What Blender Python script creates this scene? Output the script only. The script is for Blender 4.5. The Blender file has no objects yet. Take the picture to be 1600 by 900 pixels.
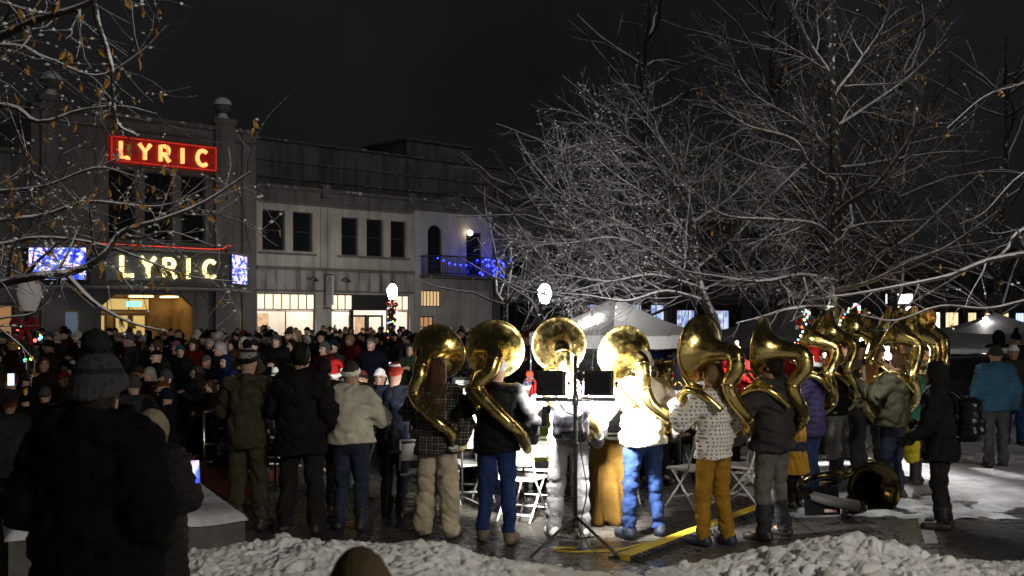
import bpy, math, random
import numpy as np
from mathutils import Vector, Matrix

R = math.radians
PI = math.pi
sc = bpy.context.scene
COL = sc.collection
FPX, CAMH, HOR = 1700.0, 2.12, 498.0     # focal length in photo pixels, eye height, horizon row

def at(px, py, d):
    return Vector(((px - 800) / FPX * d, d, CAMH - (py - HOR) / FPX * d))
def foot(px, py):
    d = FPX * CAMH / (py - HOR)
    return Vector(((px - 800) / FPX * d, d, 0))

# ------------------------------------------------------------------ materials
def newmat(name):
    m = bpy.data.materials.new(name)
    m.use_nodes = True
    nt = m.node_tree
    return m, nt, nt.nodes['Principled BSDF']

def tex_noise(nt, scale, detail=4, coord='Object', rough=.6, stretch=None):
    tc = nt.nodes.new('ShaderNodeTexCoord')
    n = nt.nodes.new('ShaderNodeTexNoise')
    n.inputs['Scale'].default_value = scale
    n.inputs['Detail'].default_value = detail
    n.inputs['Roughness'].default_value = rough
    if stretch:
        mp = nt.nodes.new('ShaderNodeMapping')
        mp.inputs['Scale'].default_value = stretch
        nt.links.new(tc.outputs[coord], mp.inputs['Vector'])
        nt.links.new(mp.outputs['Vector'], n.inputs['Vector'])
    else:
        nt.links.new(tc.outputs[coord], n.inputs['Vector'])
    return n

def ramp(nt, src, stops):
    r = nt.nodes.new('ShaderNodeValToRGB')
    el = r.color_ramp.elements
    while len(el) < len(stops):
        el.new(.5)
    for e, (p, c) in zip(el, stops):
        e.position = p
        e.color = (c[0], c[1], c[2], 1) if not isinstance(c, (int, float)) else (c, c, c, 1)
    nt.links.new(src, r.inputs['Fac'])
    return r

def mat(name, col, rough=.75, metal=0, var=.25, scale=6, bump=.0, bscale=60, col2=None, emit=None, estr=0, coord='Object', stretch=None, rvar=0, spec=None):
    m, nt, b = newmat(name)
    c2 = col2 or tuple(min(1, c * (1 + var)) for c in col)
    c1 = tuple(c * (1 - var) for c in col) if col2 is None else col
    if var or col2:
        n = tex_noise(nt, scale, coord=coord, stretch=stretch)
        r = ramp(nt, n.outputs['Fac'], [(.3, c1), (.7, c2)])
        nt.links.new(r.outputs['Color'], b.inputs['Base Color'])
        if rvar:
            r2 = ramp(nt, n.outputs['Fac'], [(.3, max(.02, rough - rvar)), (.7, min(1, rough + rvar))])
            nt.links.new(r2.outputs['Color'], b.inputs['Roughness'])
    else:
        b.inputs['Base Color'].default_value = (*col, 1)
    if not rvar:
        b.inputs['Roughness'].default_value = rough
    b.inputs['Metallic'].default_value = metal
    if spec is not None:
        b.inputs['Specular IOR Level'].default_value = spec
    if bump:
        n2 = tex_noise(nt, bscale, 3, coord=coord, stretch=stretch)
        bp = nt.nodes.new('ShaderNodeBump')
        bp.inputs['Strength'].default_value = bump
        bp.inputs['Distance'].default_value = .02
        nt.links.new(n2.outputs['Fac'], bp.inputs['Height'])
        nt.links.new(bp.outputs['Normal'], b.inputs['Normal'])
    if emit:
        b.inputs['Emission Color'].default_value = (*emit, 1)
        b.inputs['Emission Strength'].default_value = estr
    return m

_cloth = {}
def cloth(col, rough=.85, bump=.55, bscale=34, var=.3):
    key = (col, rough, bump, bscale, var)
    if key not in _cloth:
        m = mat('cloth_%d' % len(_cloth), col, rough, var=var, scale=5, bump=bump, bscale=bscale, spec=.07)
        _cloth[key] = m
    return _cloth[key]

def glow(name, col, s):
    m, nt, b = newmat(name)
    b.inputs['Base Color'].default_value = (*[c * .5 for c in col], 1)
    b.inputs['Emission Color'].default_value = (*col, 1)
    b.inputs['Emission Strength'].default_value = s
    return m

def brass_mat(name, base, dirt):
    m, nt, b = newmat(name)
    n = tex_noise(nt, 5, 6)
    r = ramp(nt, n.outputs['Fac'], [(.3, base), (.62, tuple(c * .8 for c in base)), (.75, dirt)])
    nt.links.new(r.outputs['Color'], b.inputs['Base Color'])
    n2 = tex_noise(nt, 11, 8)
    r2 = ramp(nt, n2.outputs['Fac'], [(.35, .14), (.55, .24), (.72, .42)])
    nt.links.new(r2.outputs['Color'], b.inputs['Roughness'])
    n3 = tex_noise(nt, 7, 2)
    bp = nt.nodes.new('ShaderNodeBump')
    bp.inputs['Strength'].default_value = .2
    bp.inputs['Distance'].default_value = .03
    nt.links.new(n3.outputs['Fac'], bp.inputs['Height'])
    nt.links.new(bp.outputs['Normal'], b.inputs['Normal'])
    b.inputs['Metallic'].default_value = 1
    return m

def snowy(name, col, amount=.25, scale=9, snow=(.82, .84, .88), soft=.25):
    """bark / stone with snow lying on whatever faces up"""
    m, nt, b = newmat(name)
    g = nt.nodes.new('ShaderNodeNewGeometry')
    sx = nt.nodes.new('ShaderNodeSeparateXYZ')
    nt.links.new(g.outputs['Normal'], sx.inputs[0])
    n = tex_noise(nt, scale, 4)
    add = nt.nodes.new('ShaderNodeMath'); add.operation = 'MULTIPLY_ADD'
    nt.links.new(n.outputs['Fac'], add.inputs[0]); add.inputs[1].default_value = 1.1
    nt.links.new(sx.outputs['Z'], add.inputs[2])
    r = ramp(nt, add.outputs[0], [(0, 0), (1, 1)])
    r.color_ramp.elements[0].position = max(0, min(.98, 1 - amount))
    r.color_ramp.elements[1].position = min(1, max(0, 1 - amount) + soft * .4 + .02)
    n2 = tex_noise(nt, scale * 4, 5)
    rb = ramp(nt, n2.outputs['Fac'], [(.3, tuple(c * .6 for c in col)), (.7, tuple(c * 1.4 for c in col))])
    mx = nt.nodes.new('ShaderNodeMix'); mx.data_type = 'RGBA'
    nt.links.new(r.outputs['Color'], mx.inputs[0])
    nt.links.new(rb.outputs['Color'], mx.inputs[6])
    mx.inputs[7].default_value = (*snow, 1)
    nt.links.new(mx.outputs[2], b.inputs['Base Color'])
    b.inputs['Roughness'].default_value = .8
    b.inputs['Specular IOR Level'].default_value = .2
    return m

# ------------------------------------------------------------------ objects
def link_mesh(name, v, f, mats, parent=None, smooth=True, mi=None):
    me = bpy.data.meshes.new(name)
    me.from_pydata(v if isinstance(v, list) else v.tolist(), [], f if isinstance(f, list) else f.tolist())
    for m in (mats if isinstance(mats, (list, tuple)) else [mats]):
        me.materials.append(m)
    if mi is not None:
        me.polygons.foreach_set('material_index', np.asarray(mi, dtype=np.int32))
    if smooth:
        me.polygons.foreach_set('use_smooth', np.ones(len(me.polygons), dtype=bool))
    me.update()
    o = bpy.data.objects.new(name, me)
    COL.objects.link(o)
    if parent:
        o.parent = parent
    return o

def tag(o, label=None, cat=None, group=None, kind=None):
    if label: o['label'] = label
    if cat: o['category'] = cat
    if group: o['group'] = group
    if kind: o['kind'] = kind
    return o

def thing(name, label, cat, loc=(0, 0, 0), rz=0, group=None, scale=1):
    o = bpy.data.objects.new(name, None)
    o.empty_display_size = .1
    COL.objects.link(o)
    o.location = loc
    o.rotation_euler = (0, 0, rz)
    o.scale = (scale,) * 3
    return tag(o, label, cat, group)

def copy_tree(o, parent=None):
    c = o.copy()
    COL.objects.link(c)
    c.parent = parent
    for ch in list(o.children):
        copy_tree(ch, c)
    return c

def catmull(pts, n=6):
    P = np.array(pts, dtype=float)
    P = np.vstack([2 * P[0] - P[1], P, 2 * P[-1] - P[-2]])
    out = []
    for i in range(1, len(P) - 2):
        for t in np.arange(n) / n:
            a, b, c, d = P[i - 1], P[i], P[i + 1], P[i + 2]
            out.append(.5 * ((2 * b) + (-a + c) * t + (2 * a - 5 * b + 4 * c - d) * t * t + (-a + 3 * b - 3 * c + d) * t ** 3))
    out.append(P[-2])
    return np.array(out)

class MB:
    def __init__(s):
        s.v, s.f, s.m = [], [], []
    def quad(s, a, b, c, d, m=0):
        n = len(s.v)
        s.v += [tuple(a), tuple(b), tuple(c), tuple(d)]
        s.f.append((n, n + 1, n + 2, n + 3)); s.m.append(m)
    def poly(s, pts, m=0):
        n = len(s.v)
        s.v += [tuple(p) for p in pts]
        s.f.append(tuple(range(n, n + len(pts)))); s.m.append(m)
    def box(s, lo, hi, m=0, M=None, bev=0):
        x0, y0, z0 = lo; x1, y1, z1 = hi
        c = [(x0, y0, z0), (x1, y0, z0), (x1, y1, z0), (x0, y1, z0), (x0, y0, z1), (x1, y0, z1), (x1, y1, z1), (x0, y1, z1)]
        if M is not None:
            c = [tuple(M @ Vector(p)) for p in c]
        n = len(s.v); s.v += c
        for f in ((0, 3, 2, 1), (4, 5, 6, 7), (0, 1, 5, 4), (1, 2, 6, 5), (2, 3, 7, 6), (3, 0, 4, 7)):
            s.f.append(tuple(n + i for i in f)); s.m.append(m)
    def prism(s, pts, y0, y1, m=0):
        """outline in x,z extruded along y"""
        n = len(s.v); k = len(pts)
        s.v += [(x, y0, z) for x, z in pts] + [(x, y1, z) for x, z in pts]
        s.f.append(tuple(range(n, n + k))); s.m.append(m)
        s.f.append(tuple(range(n + 2 * k - 1, n + k - 1, -1))); s.m.append(m)
        for i in range(k):
            j = (i + 1) % k
            s.f.append((n + j, n + i, n + k + i, n + k + j)); s.m.append(m)
    def tube(s, pts, rad, n=8, m=0, caps=True, flat=None):
        P = np.array([tuple(p) for p in pts], dtype=float)
        if np.isscalar(rad): rad = [rad] * len(P)
        T = np.gradient(P, axis=0)
        T /= np.linalg.norm(T, axis=1)[:, None] + 1e-12
        u = np.cross(T[0], (0, 0, 1.0))
        if np.linalg.norm(u) < .1: u = np.cross(T[0], (1.0, 0, 0))
        u /= np.linalg.norm(u)
        b = len(s.v)
        ang = np.arange(n) * 2 * PI / n
        for i in range(len(P)):
            u = u - T[i] * np.dot(u, T[i]); u /= np.linalg.norm(u) + 1e-12
            w = np.cross(T[i], u)
            ring = P[i] + rad[i] * (np.cos(ang)[:, None] * u + np.sin(ang)[:, None] * w)
            s.v += [tuple(x) for x in ring.tolist()]
        for i in range(len(P) - 1):
            for k in range(n):
                k2 = (k + 1) % n
                s.f.append((b + i * n + k, b + i * n + k2, b + (i + 1) * n + k2, b + (i + 1) * n + k)); s.m.append(m)
        if caps:
            s.f.append(tuple(b + k for k in range(n - 1, -1, -1))); s.m.append(m)
            e = b + (len(P) - 1) * n
            s.f.append(tuple(e + k for k in range(n))); s.m.append(m)
    def lathe(s, prof, n=32, M=None, m=0):
        """prof: (r, h) pairs about local z"""
        b = len(s.v)
        for r, h in prof:
            for k in range(n):
                a = 2 * PI * k / n
                p = Vector((r * math.cos(a), r * math.sin(a), h))
                s.v.append(tuple(M @ p) if M is not None else tuple(p))
        for i in range(len(prof) - 1):
            for k in range(n):
                k2 = (k + 1) % n
                s.f.append((b + i * n + k, b + i * n + k2, b + (i + 1) * n + k2, b + (i + 1) * n + k)); s.m.append(m)
    def ball(s, c, r, n=10, m=0, sq=(1, 1, 1)):
        prof = [(math.sin(PI * i / 6) * r + 1e-5, -math.cos(PI * i / 6) * r) for i in range(7)]
        s.lathe(prof, n, Matrix.Translation(c) @ Matrix.Diagonal((*sq, 1)), m)
    def build(s, name, mats, parent=None, smooth=False):
        return link_mesh(name, s.v, s.f, mats, parent, smooth, s.m)

def shade_by_angle(o, deg=35):
    me = o.data
    me.polygons.foreach_set('use_smooth', np.ones(len(me.polygons), dtype=bool))
    try:
        me.set_sharp_from_angle(angle=R(deg))
    except Exception:
        pass
    return o

# ------------------------------------------------------------------ implicit surfaces
def grid(lo, hi, h):
    ax = [np.arange(lo[i], hi[i] + h, h, dtype=np.float32) for i in range(3)]
    return ax, (ax[0][:, None, None], ax[1][None, :, None], ax[2][None, None, :])

def rc(P, a, b, ra, rb, s=(1, 1, 1)):
    X, Y, Z = P
    px, py, pz = (X - a[0]) * s[0], (Y - a[1]) * s[1], (Z - a[2]) * s[2]
    bx, by, bz = [(b[i] - a[i]) * s[i] for i in range(3)]
    t = np.clip((px * bx + py * by + pz * bz) / (bx * bx + by * by + bz * bz + 1e-9), 0, 1)
    return np.sqrt((px - t * bx) ** 2 + (py - t * by) ** 2 + (pz - t * bz) ** 2) - (ra + t * (rb - ra))
def ell(P, c, r):
    X, Y, Z = P
    k = np.sqrt(((X - c[0]) / r[0]) ** 2 + ((Y - c[1]) / r[1]) ** 2 + ((Z - c[2]) / r[2]) ** 2)
    return (k - 1) * min(r)
def smin(a, b, k):
    if a is None: return b
    h = np.clip(.5 + .5 * (b - a) / k, 0, 1)
    return b * (1 - h) + a * h - k * h * (1 - h)
def smax(a, b, k):
    return -smin(-a, -b, k)

def wave(P, rng, f, n=4, st=(1, 1, 1)):
    """warped sum of sines, about -1..1"""
    X, Y, Z = P
    out = 0
    for i in range(n):
        k = np.array([rng.gauss(0, 1) * st[j] for j in range(3)])
        k = k / (np.linalg.norm(k) + 1e-6) * f * (1 + .55 * i)
        k2 = np.array([rng.gauss(0, 1) for j in range(3)]); k2 = k2 / np.linalg.norm(k2) * f * .6
        p1, p2 = rng.uniform(0, 6), rng.uniform(0, 6)
        out = out + np.sin(X * k[0] + Y * k[1] + Z * k[2] + p1 + 1.4 * np.sin(X * k2[0] + Y * k2[1] + Z * k2[2] + p2)) / (1 + .5 * i)
    return out / (1 + .5 * n * .5)

def nets(Fv, ax, h):
    """naive surface nets"""
    S = Fv < 0
    nx, ny, nz = Fv.shape
    acc = np.zeros((nx - 1, ny - 1, nz - 1, 3), np.float32)
    cnt = np.zeros((nx - 1, ny - 1, nz - 1), np.float32)
    def sl(d):
        return tuple(slice(o, n - 1 + o) for o, n in zip(d, (nx, ny, nz)))
    for a in range(3):
        o1, o2 = [i for i in range(3) if i != a]
        for i in (0, 1):
            for j in (0, 1):
                d0 = [0, 0, 0]; d0[o1] = i; d0[o2] = j
                d1 = list(d0); d1[a] = 1
                f0, f1 = Fv[sl(d0)], Fv[sl(d1)]
                cr = (f0 < 0) != (f1 < 0)
                idx = np.nonzero(cr)
                if len(idx[0]) == 0: continue
                t = f0[idx] / (f0[idx] - f1[idx])
                for c in range(3):
                    acc[idx + (np.full(len(t), c),)] += t if c == a else d0[c]
                cnt[idx] += 1
    act = np.nonzero(cnt)
    nv = len(act[0])
    if nv == 0: return np.zeros((0, 3)), np.zeros((0, 4), int)
    V = acc[act] / cnt[act][:, None] + np.stack(act, 1)
    V = V * h + np.array([ax[0][0], ax[1][0], ax[2][0]])
    ids = np.full(cnt.shape, -1, np.int64); ids[act] = np.arange(nv)
    faces = []
    for a in range(3):
        o1, o2 = [(1, 2), (2, 0), (0, 1)][a]
        s0 = [slice(None)] * 3; s1 = [slice(None)] * 3
        s0[a] = slice(0, -1); s1[a] = slice(1, None)
        A, B = S[tuple(s0)], S[tuple(s1)]
        cr = A != B
        I = np.stack(np.nonzero(cr), 1)
        lim = np.array([nx - 1, ny - 1, nz - 1])
        ok = (I[:, o1] >= 1) & (I[:, o2] >= 1) & (I[:, o1] < lim[o1]) & (I[:, o2] < lim[o2])
        I = I[ok]
        def g(d1, d2):
            J = I.copy(); J[:, o1] += d1; J[:, o2] += d2
            return ids[J[:, 0], J[:, 1], J[:, 2]]
        q = np.stack([g(-1, -1), g(0, -1), g(0, 0), g(-1, 0)], 1)
        flip = ~A[tuple(I.T)]
        q[flip] = q[flip][:, ::-1]
        faces.append(q)
    Fq = np.concatenate(faces)
    return V, Fq[(Fq >= 0).all(1)]

def sdf_mesh(fn, lo, hi, h):
    ax, P = grid(lo, hi, h)
    return nets(np.ascontiguousarray(np.broadcast_to(fn(P), tuple(len(a) for a in ax))), ax, h)
FLOOD, REAR, SKY, SUN, EXPO, SIDE, LAMP, TENTB, HAZE = 430, 130, .0102, .25, 0, 210, 720, 360, .004
# ------------------------------------------------------------------ people
SKIN = mat('skin', (.42, .25, .18), .5, var=.1, scale=8)
SKIN_DARK = mat('skin_brown', (.20, .11, .07), .5, var=.1, scale=8)
SKIN_PALE = mat('skin_pale', (.55, .36, .28), .5, var=.1, scale=8)
EYE = mat('eye', (.03, .022, .02), .25, var=0)
LIP = mat('lip', (.33, .12, .11), .45, var=0)

ARMS = {
    'down':   ((.262, -.03, 1.14), (.275, .04, .91), (.272, .075, .815)),
    'pocket': ((.30, -.07, 1.15), (.235, .08, .99), (.185, .13, .94)),
    'fold':   ((.275, .05, 1.14), (.10, .245, 1.17), (.01, .27, 1.19)),
    'phone':  ((.25, .14, 1.15), (.11, .34, 1.36), (.07, .37, 1.44)),
    'clap':   ((.26, .08, 1.15), (.10, .28, 1.24), (.03, .34, 1.31)),
    'horn':   ((.32, .10, 1.17), (.22, .31, 1.25), (.15, .36, 1.31)),
    'hornhigh': ((.35, .10, 1.22), (.24, .30, 1.36), (.17, .35, 1.42)),
    'hold':   ((.27, -.02, 1.13), (.25, .20, 1.06), (.24, .29, 1.06)),
    'tube':   ((.33, -.02, 1.15), (.33, .14, .98), (.29, .22, .94)),
    'lap':    ((.27, .05, 1.14), (.16, .30, 1.05), (.10, .36, 1.05)),
    'reach':  ((.28, .06, 1.13), (.33, .24, .98), (.35, .31, .93)),
}

def skeleton(armL='down', armR='down', seated=False, stance=.11, stride=0, lean=0, toe=.04):
    J = {}
    dz = -.43 if seated else 0
    for s, n, arm in ((-1, 'L', armL), (1, 'R', armR)):
        if seated:
            J['hip' + n] = (s * .09, -.02, .52); J['knee' + n] = (s * .13, .42, .52); J['ank' + n] = (s * .13, .40, .09)
        else:
            st = stride * s
            J['hip' + n] = (s * .09, 0, .93)
            J['knee' + n] = (s * (stance + .09) / 2, .03 + st * .5, .50)
            J['ank' + n] = (s * stance, -.02 + st, .09)
        a = J['ank' + n]
        J['toe' + n] = (a[0] + s * toe, a[1] + .17, .04)
        J['sh' + n] = (s * .175, -.01 + lean, 1.415 + dz)
        e, w, h = ARMS[arm] if isinstance(arm, str) else arm
        for k, p in (('el', e), ('wr', w), ('hd', h)):
            J[k + n] = (s * p[0], p[1] + lean * .8, p[2] + dz)
    J['p0'] = (0, 0, .98 + dz); J['p1'] = (0, -.01 + lean, 1.33 + dz)
    J['nk'] = (0, -.01 + lean * 1.1, 1.47 + dz)
    J['hd'] = (0, .012 + lean * 1.2, 1.635 + dz)
    return J

def head_sdf(P, J):
    hx, hy, hz = J['hd']
    def o(x, y, z): return (hx + x, hy + y, hz + z)
    d = ell(P, o(0, -.005, .012), (.076, .098, .115))
    d = smin(d, ell(P, o(0, .028, -.06), (.056, .062, .062)), .04)
    d = smin(d, rc(P, J['nk'], o(0, -.015, -.04), .058, .052), .03)
    d = smin(d, rc(P, o(0, .092, .012), o(0, .118, -.028), .009, .016), .012)
    for s in (-1, 1):
        d = smax(d, -(ell(P, o(s * .033, .108, .014), (.020, .02, .014))), .012)
        d = smin(d, ell(P, o(s * .077, -.008, -.01), (.012, .024, .034)), .008)
        d = smin(d, ell(P, o(s * .03, .088, .034), (.022, .010, .007)), .012)
    d = smin(d, ell(P, o(0, .088, -.068), (.024, .010, .009)), .008)
    d = smin(d, ell(P, o(0, .078, -.108), (.022, .016, .014)), .02)
    return d

def body_sdf(P, J, W, hands=True, slim=False):
    d = head_sdf(P, J)
    t = rc(P, J['p0'], J['p1'], .115 * W, .125 * W, (1, 1.4, 1))
    t = smin(t, rc(P, J['shL'], J['shR'], .05, .05), .05)
    d = smin(d, t, .05)
    for n in 'LR':
        d = smin(d, rc(P, J['sh' + n], J['el' + n], .045, .038), .03)
        d = smin(d, rc(P, J['el' + n], J['wr' + n], .038, .027), .02)
        if hands:
            w, h = Vector(J['wr' + n]), Vector(J['hd' + n])
            d = smin(d, rc(P, w, w + (h - w) * .55, .026, .028), .02)
        d = smin(d, rc(P, J['hip' + n], J['knee' + n], .07, .05), .04)
        d = smin(d, rc(P, J['knee' + n], J['ank' + n], .05, .035), .03)
        d = smin(d, rc(P, J['ank' + n], J['toe' + n], .035, .03), .02)
    return d

def hand_mesh(J, n, fat=0.0, curl=.5, h=.0065):
    s = -1 if n == 'L' else 1
    w, t = Vector(J['wr' + n]), Vector(J['hd' + n])
    f = (t - w).normalized()
    up = Vector((-s, .15, .1)); up = (up - f * up.dot(f)).normalized()     # palm side
    sd = f.cross(up) * (1 if s > 0 else -1)
    if sd.z < 0 and abs(f.z) < .8 or (abs(f.z) >= .8 and sd.y < 0): sd = -sd     # thumb side
    def g(a, b, c): return tuple(w + f * a + sd * b + up * c)
    segs = []
    for i, (b, L) in enumerate(((.030, .072), (.010, .080), (-.011, .075), (-.030, .060))):
        p0 = g(.085, b, 0)
        p1 = g(.085 + L * .55 * math.cos(curl), b * 1.1, L * .55 * math.sin(curl))
        p2 = g(.085 + L * .55 * math.cos(curl) + L * .45 * math.cos(2.3 * curl), b * 1.1, L * .55 * math.sin(curl) + L * .45 * math.sin(2.3 * curl))
        segs.append((p0, p1, p2))
    th = (g(.035, .032, .004), g(.065, .058, .018), g(.095, .062, .034))
    def fn(P):
        d = rc(P, g(-.02, 0, 0), g(.03, 0, 0), .024 + fat, .027 + fat)
        d = smin(d, rc(P, g(.035, -.018, 0), g(.085, -.024, 0), .018 + fat, .015 + fat), .02)
        d = smin(d, rc(P, g(.035, .018, 0), g(.085, .022, 0), .018 + fat, .015 + fat), .02)
        for p0, p1, p2 in segs:
            d = smin(d, rc(P, p0, p1, .0095 + fat, .009 + fat), .006)
            d = smin(d, rc(P, p1, p2, .009 + fat, .0075 + fat), .004)
        d = smin(d, rc(P, th[0], th[1], .013 + fat, .011 + fat), .012)
        d = smin(d, rc(P, th[1], th[2], .011 + fat, .009 + fat), .004)
        return d
    c = w + f * .07
    return sdf_mesh(fn, [c[i] - .14 for i in range(3)], [c[i] + .14 for i in range(3)], h)

def jacket_sdf(P, J, W, rng, hem=.88, fat=.0, style='soft', flare=0, hood=False, wr=.017, seated=False, sleeve=1.0):
    p0, p1 = J['p0'], J['p1']
    d = rc(P, (0, 0, p0[2] + .02), p1, (.148 + fat) * W, (.158 + fat) * W, (1, 1.3, 1))
    d = smin(d, rc(P, J['shL'], J['shR'], .072 + fat * .6, .072 + fat * .6), .06)
    if not seated:
        d = smin(d, rc(P, (0, 0, 1.0), (0, .01, min(hem, .98)), (.166 + fat) * W, (.184 + fat + flare) * W, (1, 1.25, 1)), .05)
    for n in 'LR':
        d = smin(d, rc(P, J['sh' + n], J['el' + n], .070 + fat, .062 + fat), .045)
        w = Vector(J['wr' + n]); e = Vector(J['el' + n])
        d = smin(d, rc(P, e, w, .060 + fat, .043 + fat * .7), .02)
    nk = J['nk']
    d = smin(d, ell(P, (nk[0], nk[1] - .005, nk[2] + .01), (.082, .085, .06)), .03)
    if hood:
        hs = 1.0 if hood is True else hood
        d = smin(d, ell(P, (nk[0], nk[1] - .085 / hs, nk[2] + .04 * (hs - 1)), (.125 * hs, .075 * hs, .085 * hs)), .03 * hs ** 2)
    if style == 'puff':
        Z = P[2]
        d = d - .016 * np.abs(np.sin(PI * (Z + .03 * np.sin(P[0] * 9)) / .075)) ** .6 + .012
        d = d + .006 * wave(P, rng, 30, 3)
    else:
        fa = np.abs(wave(P, rng, 17, 4, (1, 1, 1.7))); fb = np.abs(wave(P, rng, 38, 3, (.8, .8, 2)))
        d = d + wr * (1.5 - 3.4 * np.minimum(fa, .6)) * .8 + wr * (.5 - 1.3 * np.minimum(fb, .5)) * .7 + .3 * wr * wave(P, rng, 48, 3)
    hz = hem + .012 * np.sin(P[0] * 11) if not seated else hem
    d = smax(d, hz - P[2], .012)
    return d

def trouser_sdf(P, J, W, rng, wide=1.0, wr=.019, hem=.06, top=.96):
    d = None
    for n in 'LR':
        a = J['ank' + n]; k = J['knee' + n]
        leg = smin(rc(P, J['hip' + n], k, .098 * W, .073 * wide), rc(P, k, (a[0], a[1], .07), .071 * wide, .066 * wide), .03)
        d = smin(d, leg, .012)
    hp = J['hipL']
    d = smin(d, ell(P, (0, -.015, hp[2] + .02), (.165 * W, .125 * W, .13)), .04)
    Z = P[2]
    amp = wr * (.55 + 1.1 * np.exp(-((Z - .16) / .13) ** 2) + .7 * np.exp(-((Z - .5) / .12) ** 2))
    fa = np.abs(wave(P, rng, 19, 4, (1.1, 1.1, 1.2))); fb = np.abs(wave(P, rng, 42, 3, (.9, .9, 2.0)))
    d = d + .55 * amp * (1.2 - 3.0 * np.minimum(fa, .6)) + .5 * amp * (.5 - 1.5 * np.minimum(fb, .5)) + .12 * amp * wave(P, rng, 60, 3)
    d = smax(d, hem - Z, .006)
    return smax(d, Z - (hp[2] + top - .93), .01)

def shoe_mesh(J, n, h, boot=.0, fat=0):
    a, t = J['ank' + n], J['toe' + n]
    def fn(P):
        d = rc(P, (a[0], a[1] - .045, .045), (t[0], t[1], .038), .045 + fat, .044 + fat)
        d = smin(d, rc(P, (a[0], a[1], .06), (a[0], a[1] - .005, .10 + boot), .052 + fat, .058 + fat), .03)
        d = smax(d, P[2] - (.115 + boot), .01)
        sole = np.abs(P[2] - .022) - .006
        d = smax(d, -(smax(sole, -d - .004, .001)), .004)
        return smax(d, .004 - P[2], .004)
    lo = [min(a[0], t[0]) - .09, a[1] - .13, -.02]; hi = [max(a[0], t[0]) + .09, t[1] + .09, .16 + boot]
    return sdf_mesh(fn, lo, hi, h)

def joined(parts):
    v, f, b = [], [], 0
    for V, Fc in parts:
        v.append(V); f.append(Fc + b); b += len(V)
    return np.concatenate(v), np.concatenate(f)

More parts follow.
